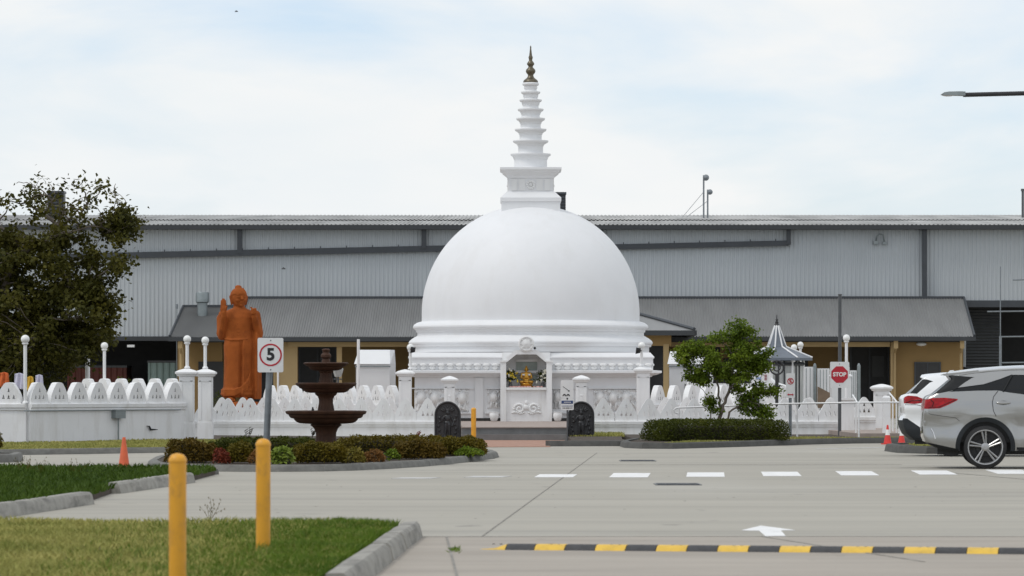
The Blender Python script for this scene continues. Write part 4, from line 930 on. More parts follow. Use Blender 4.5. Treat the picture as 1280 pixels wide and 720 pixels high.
# ------------------------------------------------------------------ black guardstones
def guard(px, lab):
    d = 103.2; x = WX(px,d); r = thing('guardstone', lab, 'guardstone', (x,d,0), 0, 'black guardstones at the steps')
    w2 = .335; h = .98; arc = [(w2*math.cos(a), h-w2+w2*math.sin(a)) for a in np.linspace(0,PI,25)]
    poly = [(-w2,0.02)]+[(-w2,.3)]+arc[::-1]+[(w2,.3),(w2,.02)]
    b = curve2d([poly], .10); shift(b, (x,d+.06,0)); b.build('slab', M['granite'], r, fix=True)
    arci = [((w2-.05)*math.cos(a), h-w2+(w2-.05)*math.sin(a)) for a in np.linspace(0,PI,25)]
    b = MB(); b.tube([(x-w2+.02,d,.05)]+[(x-w2+.02,d,.3)]+[(x+.94*p[0],d,p[1]-.0) for p in arc[::-1]]+[(x+w2-.02,d,.3),(x+w2-.02,d,.05)], .028, 8); b.build('rim', M['granite'], r, 50)
    m2 = MB(); g = lambda a, z, y=0: (a, y, z)
    m2.ell(g(0,.70), (.05,.055,.065)); m2.ell(g(0,.765), (.035,.04,.04)); m2.ell(g(0,.56), (.075,.055,.10)); m2.ell(g(-.01,.44), (.085,.06,.07)); m2.ell(g(0,.62), (.10,.045,.035))
    m2.capsule(g(-.04,.40,-.01), g(-.06,.10,-.01), .048, .032); m2.capsule(g(.04,.40,-.02), g(.05,.10,-.02), .048, .032); m2.ell(g(-.07,.08,-.03), (.05,.05,.025)); m2.ell(g(.07,.08,-.03), (.05,.05,.025))
    m2.capsule(g(-.10,.60), g(-.16,.48,-.02), .03, .026); m2.capsule(g(-.16,.48,-.02), g(-.17,.62,-.04), .026, .02); m2.capsule(g(.10,.60), g(.155,.46,-.01), .03, .026); m2.capsule(g(.155,.46,-.01), g(.12,.36,-.03), .026, .02)
    for k in range(7): a = PI*(.12+.76*k/6); m2.capsule(g(.11*math.cos(a),.72+.06*math.sin(a)), g(.17*math.cos(a),.74+.12*math.sin(a)), .022, .026, 8)
    for k in range(5): m2.ell(g(.20+.02*math.sin(k*2),.18+k*.11), (.035,.03,.045), 10, 6); m2.ell(g(-.215+.02*math.sin(k*2+1),.14+k*.11), (.03,.03,.04), 10, 6)
    rm = remesh(m2, .011, 1); rm.v = [(a+x,b_+d+.005,z) for a,b_,z in rm.v]; rm.build('carved_figure', M['granite'], r, 60)
guard(559.5, 'arched black carved guardstone standing behind the bushes beside the yellow bollard')
guard(726.5, 'arched black carved guardstone beside the post of the double signboard')

# ------------------------------------------------------------------ bollards and cones
BOL = None
def bollard(px, ytop, d, h, label, rad=.058):
    global BOL
    x = WX(px,d); zt = WZ(ytop,d)
    if BOL is None:
        t = thing('bollard', label, 'bollard', (x,d,0), 0, 'yellow steel bollards'); b = MB()
        b.lathe([(rad,0),(rad,.965)], (0,0,0), 28); b.build('post', M['yellow'], t, 40, local=True)
        b = MB(); b.lathe([(rad+.003,.962),(rad+.004,.975),(rad*.93,.995),(rad*.7,1.012),(rad*.3,1.02),(.002,1.022)], (0,0,0), 28); b.build('domed_cap', M['yellow'], t, 60, local=True)
        BOL = t; t.scale = (1,1,zt/1.022) ; return t
    t = dup(BOL, (x,d,0), label); t.scale = (1,1,zt/1.022); return t
bollard(222, 566.5, 26.3, 1, 'nearest yellow bollard, tall and cut off at its foot by the picture edge')
bollard(329, 548, 31.8, 1, 'yellow bollard standing whole in the lawn in front of the speed sign pole')
bollard(592, 509.5, 93, 1, 'far yellow bollard at the end of the bushes before the steps')
c = G(155,590); t = thing('traffic_cone', 'tall faded orange traffic cone standing alone at the grass edge', 'cone', (c.x,c.y,0), 0)
b = MB(); b.lathe([(.105,.02),(.10,.03),(.028,.56),(.022,.575),(.012,.572)], (c.x,c.y,0), 28); b.build('cone_body', M['cone'], t, 40)
b = MB(); b.slab([(c.x-.125,c.y-.125),(c.x+.125,c.y-.125),(c.x+.125,c.y+.125),(c.x-.125,c.y+.125)], 0, .025); b.build('foot', M['cone'], t)
def rcone(px, py, h, lab, rz):
    c = G(px,py); t = thing('traffic_cone', lab, 'cone', (c.x,c.y,0), rz, 'red traffic cones with white bands'); k = h/.46
    b = MB(); b.lathe([(.095,.02),(.055,.22)], (0,0,0), 24); b.build('cone_body', M['conered'], t, 40, local=True)
    b = MB(); b.lathe([(.0555,.22),(.034,.35)], (0,0,0), 24); b.build('reflective_band', M['reflect'], t, 40, local=True)
    b = MB(); b.lathe([(.034,.35),(.020,.455),(.012,.46)], (0,0,0), 24); b.build('tip', M['conered'], t, 40, local=True)
    b = MB(); b.slab([(-.125,-.125),(.125,-.125),(.125,.125),(-.125,.125)], 0, .025); b.build('foot', M['conered'], t, local=True); t.scale = (k,k,k)
rcone(1109.5, 555.5, .47, 'red and white traffic cone standing clear at the foot of the ramp', .2)
rcone(1127, 555.5, .44, 'red and white traffic cone half hidden by the white car', .5)

# ------------------------------------------------------------------ signs
def board(name, parent, px0, px1, y0, y1, d, m='signw', th=.012):
    x0, x1, z0, z1 = WX(px0,d), WX(px1,d), WZ(y1,d), WZ(y0,d); r = .03; pts = []
    for cx_, cz, a0 in [(x1-r,z1-r,0),(x0+r,z1-r,PI/2),(x0+r,z0+r,PI),(x1-r,z0+r,1.5*PI)]:
        for k in range(5): a = a0+k*PI/8; pts.append((cx_+r*math.cos(a), cz+r*math.sin(a)))
    b = curve2d([pts], th); shift(b, (0,d,0)); return b.build(name, M[m], parent, fix=True)
def ring2d(cx_, cz, r0, r1, d, n=40):
    o = [(r1*math.cos(2*PI*i/n), r1*math.sin(2*PI*i/n)) for i in range(n)]; i_ = [(r0*math.cos(2*PI*i/n), r0*math.sin(2*PI*i/n)) for i in range(n)]
    return shift(curve2d([o,i_], .004), (cx_,d,cz))
# speed sign
dV = 75.0; t = thing('speed_sign', 'white speed sign with red ring and black 5 on leaning grey pole', 'sign', (WX(333,dV),dV,0))
b = MB(); b.tube([(WX(331.8,dV),dV+.09,0), (WX(337.4,dV),dV+.09,WZ(440,dV))], .062, 16); b.build('pole', M['steel'], t, 40)
board('sign_board', t, 322, 354.2, 422.3, 465.4, dV)
cx_, cz = WX(338.3,dV), WZ(443.6,dV)
ring2d(cx_, cz, .182, .212, dV-.009).build('red_ring', M['signr'], t)
b = text2d('5', .31, .004, .012); shift(b, (cx_+.0,dV-.009,cz)); b.build('number', M['signk'], t)
b = MB()
for y in (425.5,462): b.ell((cx_,dV-.008,WZ(y,dV)), (.014,.008,.014), 10, 6)
b.build('bolt', M['steel'], t)
# stop sign
dT_ = 104.0; t = thing('stop_sign', 'white board with a red octagon reading STOP on tall dark pole', 'sign', (WX(1050,dT_),dT_,0))
b = MB(); b.tube([(WX(1049.8,dT_),dT_+.07,.1), (WX(1050.2,dT_),dT_+.07,WZ(369,dT_))], .045, 12); b.tube([(WX(1050.2,dT_),dT_+.07,WZ(369,dT_)),(WX(1050.2,dT_),dT_+.07,WZ(367.6,dT_))], .055, 12); b.build('pole', M['darksteel'], t, 40)
board('sign_board', t, 1037.6, 1061.6, 452.3, 484.8, dT_)
cx_, cz = WX(1049.4,dT_), WZ(468.2,dT_); ro = 10.3*dT_/F
oc = [(ro/math.cos(PI/8)*math.cos(PI/8+k*PI/4), ro/math.cos(PI/8)*math.sin(PI/8+k*PI/4)) for k in range(8)]
b = curve2d([oc], .004); shift(b, (cx_,dT_-.009,cz)); b.build('red_octagon', M['signr'], t)
b = text2d('STOP', .142, .004, .006); shift(b, (cx_,dT_-.013,cz)); b.build('lettering', M['reflect'], t)
b = MB(); b.ell((cx_,dT_-.008,WZ(481.5,dT_)), (.012,.006,.012), 8, 6); b.ell((cx_,dT_-.008,WZ(455,dT_)), (.012,.006,.012), 8, 6); b.build('bolt', M['steel'], t)
# no stopping sign: red ringed and crossed S with arrow bar
dN = 102.0; t = thing('no_stopping_sign', 'narrow white sign with red ringed S on a short grey post', 'sign', (WX(988,dN),dN,0))
b = MB(); b.tube([(WX(988,dN),dN+.05,.1),(WX(988,dN),dN+.05,WZ(470,dN))], .042, 10); b.build('pole', M['steel'], t, 40)
board('sign_board', t, 982.6, 993.6, 466.5, 497.5, dN)
cx_, cz = WX(988.1,dN), WZ(476.4,dN)
b = ring2d(cx_, cz, .062, .082, dN-.009, 28); k = shift(text2d('S', .12, .003, .004), (cx_,dN-.009,cz)); b.add(k.v, k.f)
b.prism([(cx_-.06,cz+.045),(cx_-.045,cz+.06),(cx_+.06,cz-.045),(cx_+.045,cz-.06)], dN-.012, dN-.009); b.build('red_symbol', M['signr'], t)
b = MB(); z = WZ(493.3,dN); b.prism([(cx_-.085,z),(cx_-.045,z+.03),(cx_-.045,z+.012),(cx_+.045,z+.012),(cx_+.045,z+.03),(cx_+.085,z),(cx_+.045,z-.03),(cx_+.045,z-.012),(cx_-.045,z-.012),(cx_-.045,z-.03)], dN-.012, dN-.007); b.build('red_arrow', M['signr'], t)
# double signboard by the steps
dD = 98.5; t = thing('notice_sign', 'double white signboard with blue strip and figures on thin post', 'sign', (WX(709,dD),dD,0))
b = MB(); b.tube([(WX(709.2,dD),dD+.04,0),(WX(709.2,dD),dD+.04,WZ(476,dD))], .022, 10); b.build('pole', M['darksteel'], t, 40)
board('upper_board', t, 700.8, 716.8, 475.0, 497.4, dD); board('lower_board', t, 701, 717.2, 498, 512.6, dD)
b = MB(); p = W(703.5,483.0,dD); e = W(710.2,487.8,dD)
b.prism([(p.x,p.z+.006),(e.x,e.z+.008),(e.x,e.z-.008),(p.x,p.z-.006)], dD-.012, dD-.006); e2 = W(711.2,488.6,dD); b.prism([(e2.x-.03,e2.z),(e2.x,e2.z+.02),(e2.x+.02,e2.z-.005),(e2.x,e2.z-.02)], dD-.012, dD-.006)
b.build('black_arrow', M['signk'], t)
for px in (705.3, 710.0):
    b = MB(); c = W(px,493.6,dD); b.prism([(c.x-.045,c.z-.03),(c.x-.03,c.z+.005),(c.x-.01,c.z+.022),(c.x+.025,c.z+.02),(c.x+.042,c.z-.005),(c.x+.042,c.z-.03),(c.x+.02,c.z-.03),(c.x+.012,c.z-.008),(c.x-.012,c.z-.008),(c.x-.02,c.z-.03)], dD-.012, dD-.006); b.build('black_figure', M['signk'], t)
b = MB(); b.prism([(WX(708.2,dD),WZ(499.4,dD)),(WX(709.8,dD),WZ(499.4,dD)),(WX(709.8,dD),WZ(497.2,dD)),(WX(708.2,dD),WZ(497.2,dD))], dD-.014, dD-.006); b.build('black_bar', M['signk'], t)
b = MB(); b.box(WX(701.8,dD), WX(716.2,dD), dD-.011, dD-.006, WZ(504.6,dD), WZ(500.8,dD)); b.box(WX(702,dD), WX(716,dD), dD-.011, dD-.006, WZ(507.8,dD), WZ(507.1,dD)); b.build('blue_strip', M['signb'], t)
b = MB(); x = 703.3
while x < 715: b.box(WX(x,dD), WX(x+random.uniform(.5,1.4),dD), dD-.011, dD-.006, WZ(510.6,dD), WZ(509.4,dD)); x += random.uniform(1.5,2.2)
x = 704.5
b.build('small_print', M['signk'], t)
b = MB(); x = 705
while x < 713: b.box(WX(x,dD), WX(x+.8,dD), dD-.0145, dD-.010, WZ(503.3,dD), WZ(502.2,dD)); x += 1.3
b.build('strip_print', M['reflect'], t)

# ------------------------------------------------------------------ rubber speed hump
a = Vector((WX(601,35.05),35.05)); e = Vector((WX(1330,34.05),34.05)); dd = (e-a); Ln = dd.length; ang = math.atan2(dd.y, dd.x)
sh_ = thing('speed_hump', 'low black and yellow rubber speed hump lying across the driveway', 'speed hump', (a.x,a.y,.004), ang)
prof = [(-.16,0),(-.15,.014),(-.085,.042),(-.05,.048),(.05,.048),(.085,.042),(.15,.014),(.16,0)]
pos = .0; seg = [.25,.255]+[.268]*22; i = 0
while pos < Ln-.05 and i < len(seg):
    l = seg[i]; b = MB(); n = len(prof); g = .003
    if i == 0: 
        vs = [(pos+.13*(1-abs(y)/.16)*0+(.0 if z < .01 else .13), y*(.35 if True else 1), z*.25) for y,z in prof]+[(pos+l-g, y, z) for y,z in prof]
    else: vs = [(pos+g, y, z) for y,z in prof]+[(pos+l-g, y, z) for y,z in prof]
    fs = [(k,k+1,n+k+1,n+k) for k in range(n-1)]+[tuple(range(n-1,-1,-1)), tuple(n+k for k in range(n)), (0,n,2*n-1,n-1)]
    b.add(vs, fs); o = b.build('hump_segment', M['humpy'] if i % 2 == 0 else M['humpb'], sh_, 40, local=True, fix=True)
    b = MB()
    for q in (.48,.74): b.lathe([(.013,.044),(.013,.0495)], (pos+l*q,-.02,0), 12)
    b.build('bolt_hole', M['plinth'], o, local=True); pos += l; i += 1

# ------------------------------------------------------------------ ramp handrails
def handrail(name, lab, polys):
    p0 = polys[0][0]; r = thing(name, lab, 'handrail', (p0[0],p0[1],0), 0, 'white tubular ramp handrails')
    for i, pl in enumerate(polys):
        b = MB(); b.tube(pl, .023, 10); b.build('rail' if i < 1 else 'post', M['rail'], r, 50)
d1, d2 = 102.5, 99.5
handrail('handrail', 'white tubular handrail along the hedge up to the ramp', [[W(848,517,d1),W(843.4,515.5,d1),W(842.6,512.5,d1),W(845,510.2,d1),W(849,509.6,d1),W(880,508.6,d1),W(970,505,102.2),W(1070,503.2,d2),W(1124,503,d2+.3)],
  [W(848.5,509.7,d1),(WX(848.5,d1),d1,.1)], [W(996.5,504.2,101.6),(WX(996.5,101.6),101.6,.1)], [W(1073.5,503.2,d2),(WX(1073.5,d2),d2,.1)], [W(1124,503,d2+.3),(WX(1124,d2+.3),d2+.3,.1)]])
handrail('handrail', 'white handrail sloping back along the far side of the ramp', [[W(1112,491.5,108),W(1121,502.6,101.5),W(1121.5,503,101)], [W(1120.6,503,101.2),(WX(1120.6,101.2),101.2,.1)], [W(1116,497,104),(WX(1116,104),104,.2)]])
handrail('handrail', 'short white handrail on the near side of the ramp by the pier', [[W(1066,494,106),W(1070.5,501.5,101),W(1071,503.4,100.4)], [W(1070,503,100.8),(WX(1070,100.8),100.8,.1)]])
b = MB(); x = WX(1108,100.8); b.box(x-.095,x+.095,100.7,100.9,.05,WZ(494.5,100.8)-.05); b.lathe([(.095,0),(.06,.05)], (x,100.8,WZ(494.5,100.8)-.05), sq=True); whole(b, 'white_post', M['rail'], 'square white post behind the clear standing cone at the ramp', 'post', (x,100.8,.05))

# ------------------------------------------------------------------ gazebo, iron stand, booths, panels, van
dG = 125.0; gx = WX(968,dG)*1.0; gxc = WX(971,dG)
gz = thing('gazebo', 'little glazed gazebo with steep slate blue bell roof and finial', 'gazebo', (gxc,dG,.3))
def hexring(r, z): return [(gxc+r*math.sin(math.radians(-14+45*k)), dG-r*math.cos(math.radians(-14+45*k)), z) for k in range(8)]
rr = [(.06,WZ(407,dG)),(.30,WZ(434,dG)),(1.125,WZ(447.5,dG))]
NG = 8
rings_ = [hexring(r,z) for r,z in rr]
for nm, i in (('spire_roof',0),('eave_roof',1)):
    b = MB(); b.add(rings_[i]+rings_[i+1], [(k,8+k,8+(k+1)%8,(k+1)%8) for k in range(8)])
    if i == 1: b.add([(x,y,z-.08) for x,y,z in rings_[2]]+rings_[2], [(k,k+8,8+(k+1)%8,(k+1)%8) for k in range(8)])
    b.build(nm, M['slate'], gz, fix=True)
for k in range(8):
    b = MB(); b.tube([Vector(rings_[j][k])+Vector((0,0,.015)) for j in range(3)], .026, 6); b.build('ridge_strip', M['rail'], gz)
b = MB(); b.lathe([(.07,0),(.09,.04),(.05,.09),(.06,.13),(.025,.17),(.05,.2),(.02,.24),(.012,.36)], (gxc,dG,WZ(407,dG)-.02), 16); b.build('finial', M['iron'], gz, 50)
pr_ = hexring(.84,0)
for k in range(8):
    p, q = pr_[k], pr_[(k+1)%8]
    b = MB(); b.tube([(p[0],p[1],.3),(p[0],p[1],WZ(448,dG)-.02)], .04, 8); b.build('post', M['rail'], gz)
    b = MB(); P_, Q_ = Vector(p).lerp(Vector(q),.06), Vector(p).lerp(Vector(q),.94)
    b.add([(P_.x,P_.y,.4),(Q_.x,Q_.y,.4),(Q_.x,Q_.y,WZ(452,dG)),(P_.x,P_.y,WZ(452,dG))], [(0,1,2,3)]); o = b.build('glass_panel', M['glassgrey'], gz)
    b = MB()
    for j in (.3,.62): s = P_.lerp(Q_,j); b.tube([(s.x*1.0+(s.x-gxc)*.02,s.y+(s.y-dG)*.02,.4),(s.x+(s.x-gxc)*.02,s.y+(s.y-dG)*.02,WZ(452,dG))], .022, 6)
    b.tube([(P_.x+(P_.x-gxc)*.02,P_.y+(P_.y-dG)*.02,WZ(455,dG)),(Q_.x+(Q_.x-gxc)*.02,Q_.y+(Q_.y-dG)*.02,WZ(455,dG))], .06, 6); b.build('mullion', M['fascia'], o)
b = MB(); b.lathe([(.8,.3),(.8,.42)], (gxc,dG,0), 8); b.build('floor_base', M['white'], gz)
# iron stand with ring
dI = 118.0; ix = WX(971,dI); t = thing('lamp_stand', 'black iron stand carrying a round ring in front of the gazebo', 'stand', (ix,dI,.3))
b = MB(); b.tube([(ix,dI,.3),(ix,dI,WZ(468,dI))], .05, 10)
for y in (480,486,492): b.lathe([(.05,-.02),(.08,0),(.05,.02)], (ix,dI,WZ(y,dI)), 12)
b.tube([W(966.5,481.5,dI),W(969,483.2,dI),W(971,482.6,dI),W(973.5,483.2,dI),W(975.8,481.5,dI)], .03, 8); b.build('post', M['iron'], t, 50)
b = MB(); cz = WZ(459.5,dI); b.tube([(ix+.2*math.cos(a),dI,cz+.2*math.sin(a)) for a in np.linspace(0,2*PI,33)], .026, 8); b.tube([(ix+.1*math.cos(a),dI,cz+.1*math.sin(a)) for a in np.linspace(0,2*PI,25)], .018, 8)
for k in range(4): a = k*PI/2+.4; b.tube([(ix+.1*math.cos(a),dI,cz+.1*math.sin(a)),(ix+.2*math.cos(a),dI,cz+.2*math.sin(a))], .018, 6)
b.build('ring', M['iron'], t, 50)
def booth(px0, px1, pxs, ytop, ymid, d, lab):
    x0, x1, x2 = WX(px0,d), WX(px1,d), WX(pxs,d); zt, zm = WZ(ytop,d), WZ(ymid,d); t = thing('booth', lab, 'booth', (x0,d,.3), 0, 'white sloped roof booths')
    b = MB(); b.add([(x0,d,.3),(x1,d,.3),(x2,d+1.3,.3),(x0+.25,d+1.3,.3),(x0,d,zm),(x1,d,zm),(x2,d+1.3,zm),(x0+.25,d+1.3,zm)], [(0,1,5,4),(1,2,6,5),(2,3,7,6),(3,0,4,7)]); b.build('cabinet', M['booth'], t)
    b = MB(); e = .06; A_ = [(x0-e,d-e,zm),(x1+e*.3,d-e,zm),(x2,d+1.35,zm),(x0+.2,d+1.35,zm)]; T_ = [(x0+.06,d+.75,zt),(x1-.02,d+.75,zt),(x2-.03,d+1.3,zt),(x0+.2,d+1.3,zt)]
    b.add(A_+T_, [(0,1,5,4),(1,2,6,5),(2,3,7,6),(3,0,4,7),(4,5,6,7),(3,2,1,0)]); b.build('sloped_roof', M['booth'], t)
    b = MB(); b.box(x0-.03, x1+.03, d-.075, d-.062, zm-.10, zm-.06); b.build('drip_edge', M['vent'], t)
booth(445, 487, 493, 437, 455, 128, 'pale white booth with a sloping roof beside the fountain top')
booth(836.5, 884, 892, 439, 455, 128, 'white booth with a sloping roof behind the small leafy tree')
# hanging garden lantern
t = thing('garden_lantern', 'pale grey lantern on a dark post behind the fountain', 'lantern', (WX(422.5,126),126,.2)); c = W(422.5,466,126)
b = MB(); b.lathe([(.10,-.13),(.16,.06),(.17,.12),(.15,.15),(.03,.17)], c, 6); b.build('lantern_head', M['glassgrey'], t)
b = MB(); b.tube([(c.x,126,.2),(c.x,126,c.z-.13)], .035, 8); b.tube([(c.x-.14,126,c.z-.2),(c.x+.14,126,c.z-.2)], .02, 6); b.build('post', M['darksteel'], t)
# white panel gate
dQ = 130.0; t = thing('panel_fence', 'tall worn white panel fence behind the no stopping sign', 'fence', (WX(1040,dQ),dQ,.2))
for xa, xb, y in [(998,1017.5,458.5),(1021.5,1037,460.5),(1037.6,1049,462),(1050,1062,459),(1062.5,1071,463)]:
    b = MB(); b.box(WX(xa,dQ), WX(xb,dQ), dQ, dQ+.05, .25, WZ(y,dQ)); o = b.build('panel', M['booth'], t)
    b = MB()
    for k in range(3): x = WX(xa+(xb-xa)*(.25+.25*k),dQ); b.box(x-.008, x+.008, dQ-.012, dQ+.01, .3, WZ(y+1.5,dQ))
    b.build('panel_rib', M['vent'], o)
for px, y in [(1018.5,457),(1073.5,457),(1049.5,461)]:
    b = MB(); x = WX(px,dQ); b.box(x-.05, x+.05, dQ-.06, dQ+.08, .2, WZ(y,dQ)); b.lathe([(.05,0),(.03,.06),(.005,.08)], (x,dQ,WZ(y,dQ)), 10); b.build('post', M['vent'], t)
b = MB(); p = [(WX(1022,129),WZ(483,129)),(WX(1042,129),WZ(493.5,129)),(WX(1042,129),WZ(510,129)),(WX(1022,129),WZ(510,129))]; b.prism(p, 129, 129.03); whole(b, 'brown_board', M['board'], 'brown board leaning on the white panel fence under the stop sign', 'board', (WX(1032,129),129,.3))
b = MB(); x0, x1 = WX(1040,126), WX(1064,126); b.box(x0, x1, 126, 126.8, .3, WZ(470,126)); b.lathe([(.35,0),(.30,.06)], ((x0+x1)/2,126.4,WZ(470,126)), sq=True); b.box(x0-.03,x1+.03,125.97,126.83,WZ(471,126),WZ(469.5,126))
whole(b, 'cabinet', M['booth'], 'square white cabinet half hidden by the stop sign board', 'cabinet', ((x0+x1)/2,126.4,.3))
# parked white van seen behind the tree
dK = 121.0; vx = WX(906,dK); t = thing('parked_van', 'white van with dark side windows parked behind the small tree', 'van', (vx,dK,.05))
b = MB(); X = lambda p: WX(p,dK); Z = lambda y: WZ(y,dK)
b.prism([(X(858),.35),(X(985),.35),(X(985),Z(482)),(X(972),Z(478)),(X(957),Z(466)),(X(948),Z(463.6)),(X(920),Z(462.2)),(X(880),Z(463.5)),(X(862),Z(467)),(X(858),Z(480))], dK, dK+1.8)
o = b.build('body', M['carwhite'], t)
bv = o.modifiers.new('bevel', 'BEVEL'); bv.width = .08; bv.segments = 3
for xa, xb in [(866,888),(891,914),(917,937.5)]:
    b = MB(); b.prism([(X(xa),Z(479)),(X(xb),Z(479)),(X(xb)-.03,Z(466.2)),(X(xa)+.03,Z(466.2))], dK-.008, dK+.02); b.build('side_window', M['glass'], t)
for px in (880, 962):
    b = MB(); b.lathe([(.2,-.09),(.31,-.09),(.32,-.05),(.32,.06),(.2,.09)], (0,0,0), 28); b.v = [(x+X(px), z+dK+.07, y+.33+.05) for x,y,z in b.v]; b.build('wheel', M['tyre'], t, 40, fix=True)
t = thing('notice_board', 'white notice board with faint blue and red print beside the gazebo', 'board', (WX(951,119),119,.3))
b = MB(); b.box(WX(943,119), WX(962,119), 119, 119.03, WZ(479,119), WZ(459,119)); b.build('board', M['signw'], t)
b = MB()
for px in (942.5, 962.3): x = WX(px,119); b.box(x-.03, x+.03, 118.98, 119.05, .3, WZ(457,119))
b.build('frame_post', M['rail'], t)
b = MB()
for k in range(9): x = WX(945+k*.75,119); b.box(x, x+.012, 118.99, 119.0, WZ(474.2,119), WZ(470.5+(k%3),119))
b.build('blue_print', mat('faded_blue_print', (.25,.35,.62), .5), t)
b = MB()
for k in range(4): b.box(WX(955.6,119), WX(958.6,119), 118.99, 119.0, WZ(469.6+k*1.9,119), WZ(468.4+k*1.9,119))
b.build('red_print', mat('dark_red_print', (.28,.08,.09), .5), t)
# small cloths hanging behind the tall wall
def cloth(px, py, wpx, hpx, d, m, lab):
    x0, z0 = WX(px,d), WZ(py,d); wd, h = wpx*d/F, hpx*d/F; vs = []; fs = []
    for j in range(11):
        for i in range(13): vs.append((x0+wd*(i/12-.5)*(.75+.25*j/10), d+.03*math.sin(i*1.1+j*.2), z0-h*j/10-.05*abs(i/12-.5)))
    for j in range(10):
        for i in range(12): q = j*13+i; fs.append((q,q+13,q+14,q+1))
    o = MB().add(vs, fs); ob = whole(o, 'hanging_cloth', M[m], lab, 'cloth', (x0,d,z0-h), 'cloths hung under the shady tree', smooth=80); ob.modifiers.new('thick', 'SOLIDIFY').thickness = .01
cloth(5, 465, 14, 18, 100, 'redcloth', 'orange red patterned cloth hanging at the picture edge under the tree')
cloth(24, 466, 14, 20, 99.5, 'lilac', 'wide pale lilac cloth hanging behind the first whole merlon')
cloth(38, 470, 9, 17, 99.2, 'yellowcloth', 'narrow yellow cloth hanging between two lilac cloths')
cloth(49, 468, 11, 15, 99.8, 'lilac', 'small pale lilac cloth hanging beside the yellow one')

# ------------------------------------------------------------------ street lamp, birds
dL = 75.0; t = thing('street_lamp', 'flat grey street lamp head on long black arm against sky', 'street lamp', (WX(1345,dL),dL,0))
p0 = W(1204,118.6,dL); p1 = W(1345,115.0,dL)
b = MB(); b.tube([p0,p1], .042, 12); b.build('arm', M['iron'], t, 50)
b = MB(); b.tube([(p1.x,dL,0),(p1.x,dL,p1.z+.25)], [.10,.06], 14); b.build('pole', M['darksteel'], t, 50)
b = MB(); x0, x1, z = WX(1176.2,dL), WX(1206,dL), WZ(117.2,dL)
b.prism([(x0,z-.012),(x0+.05,z+.022),(x0+.14,z+.035),(x1-.1,z+.04),(x1,z+.035),(x1,z-.04),(x1-.1,z-.035),(x0+.05,z-.03)], dL-.11, dL+.11); b.build('lamp_head', M['vent'], t)
b = MB(); b.ell((x0+.13,dL,z-.03), (.11,.08,.022), 14, 8); b.build('lens', M['lensclear'], t, 60)
def bird(px, py, d, sp, lab):
    c = W(px,py,d); b = MB(); b.ell((0,0,0), (.16*sp,.05*sp,.05*sp), 12, 8); b.ell((.17*sp,0,.02*sp), (.05*sp,.04*sp,.04*sp), 10, 6); b.tube([(-.12*sp,0,0),(-.26*sp,0,-.01)], [.03*sp,.05*sp], 6)
    for s in (-1,1): b.add([(.08*sp,0,.02),(-.06*sp,0,.02),(-.10*sp,s*.34*sp,.13*sp),(.02*sp,s*.2*sp,.12*sp)], [(0,1,2,3)])
    o = whole(b, 'flying_bird', M['bird'], lab, 'bird', (0,0,0), 'birds in flight'); o.location = c; o.rotation_euler = (0.2,.1,.5); o.modifiers.new('thick','SOLIDIFY').thickness = .01
bird(355, 336, 150, .32, 'small dark bird gliding before the grey warehouse wall')
bird(296, 14.5, 150, .26, 'tiny dark bird flying high in the open sky')

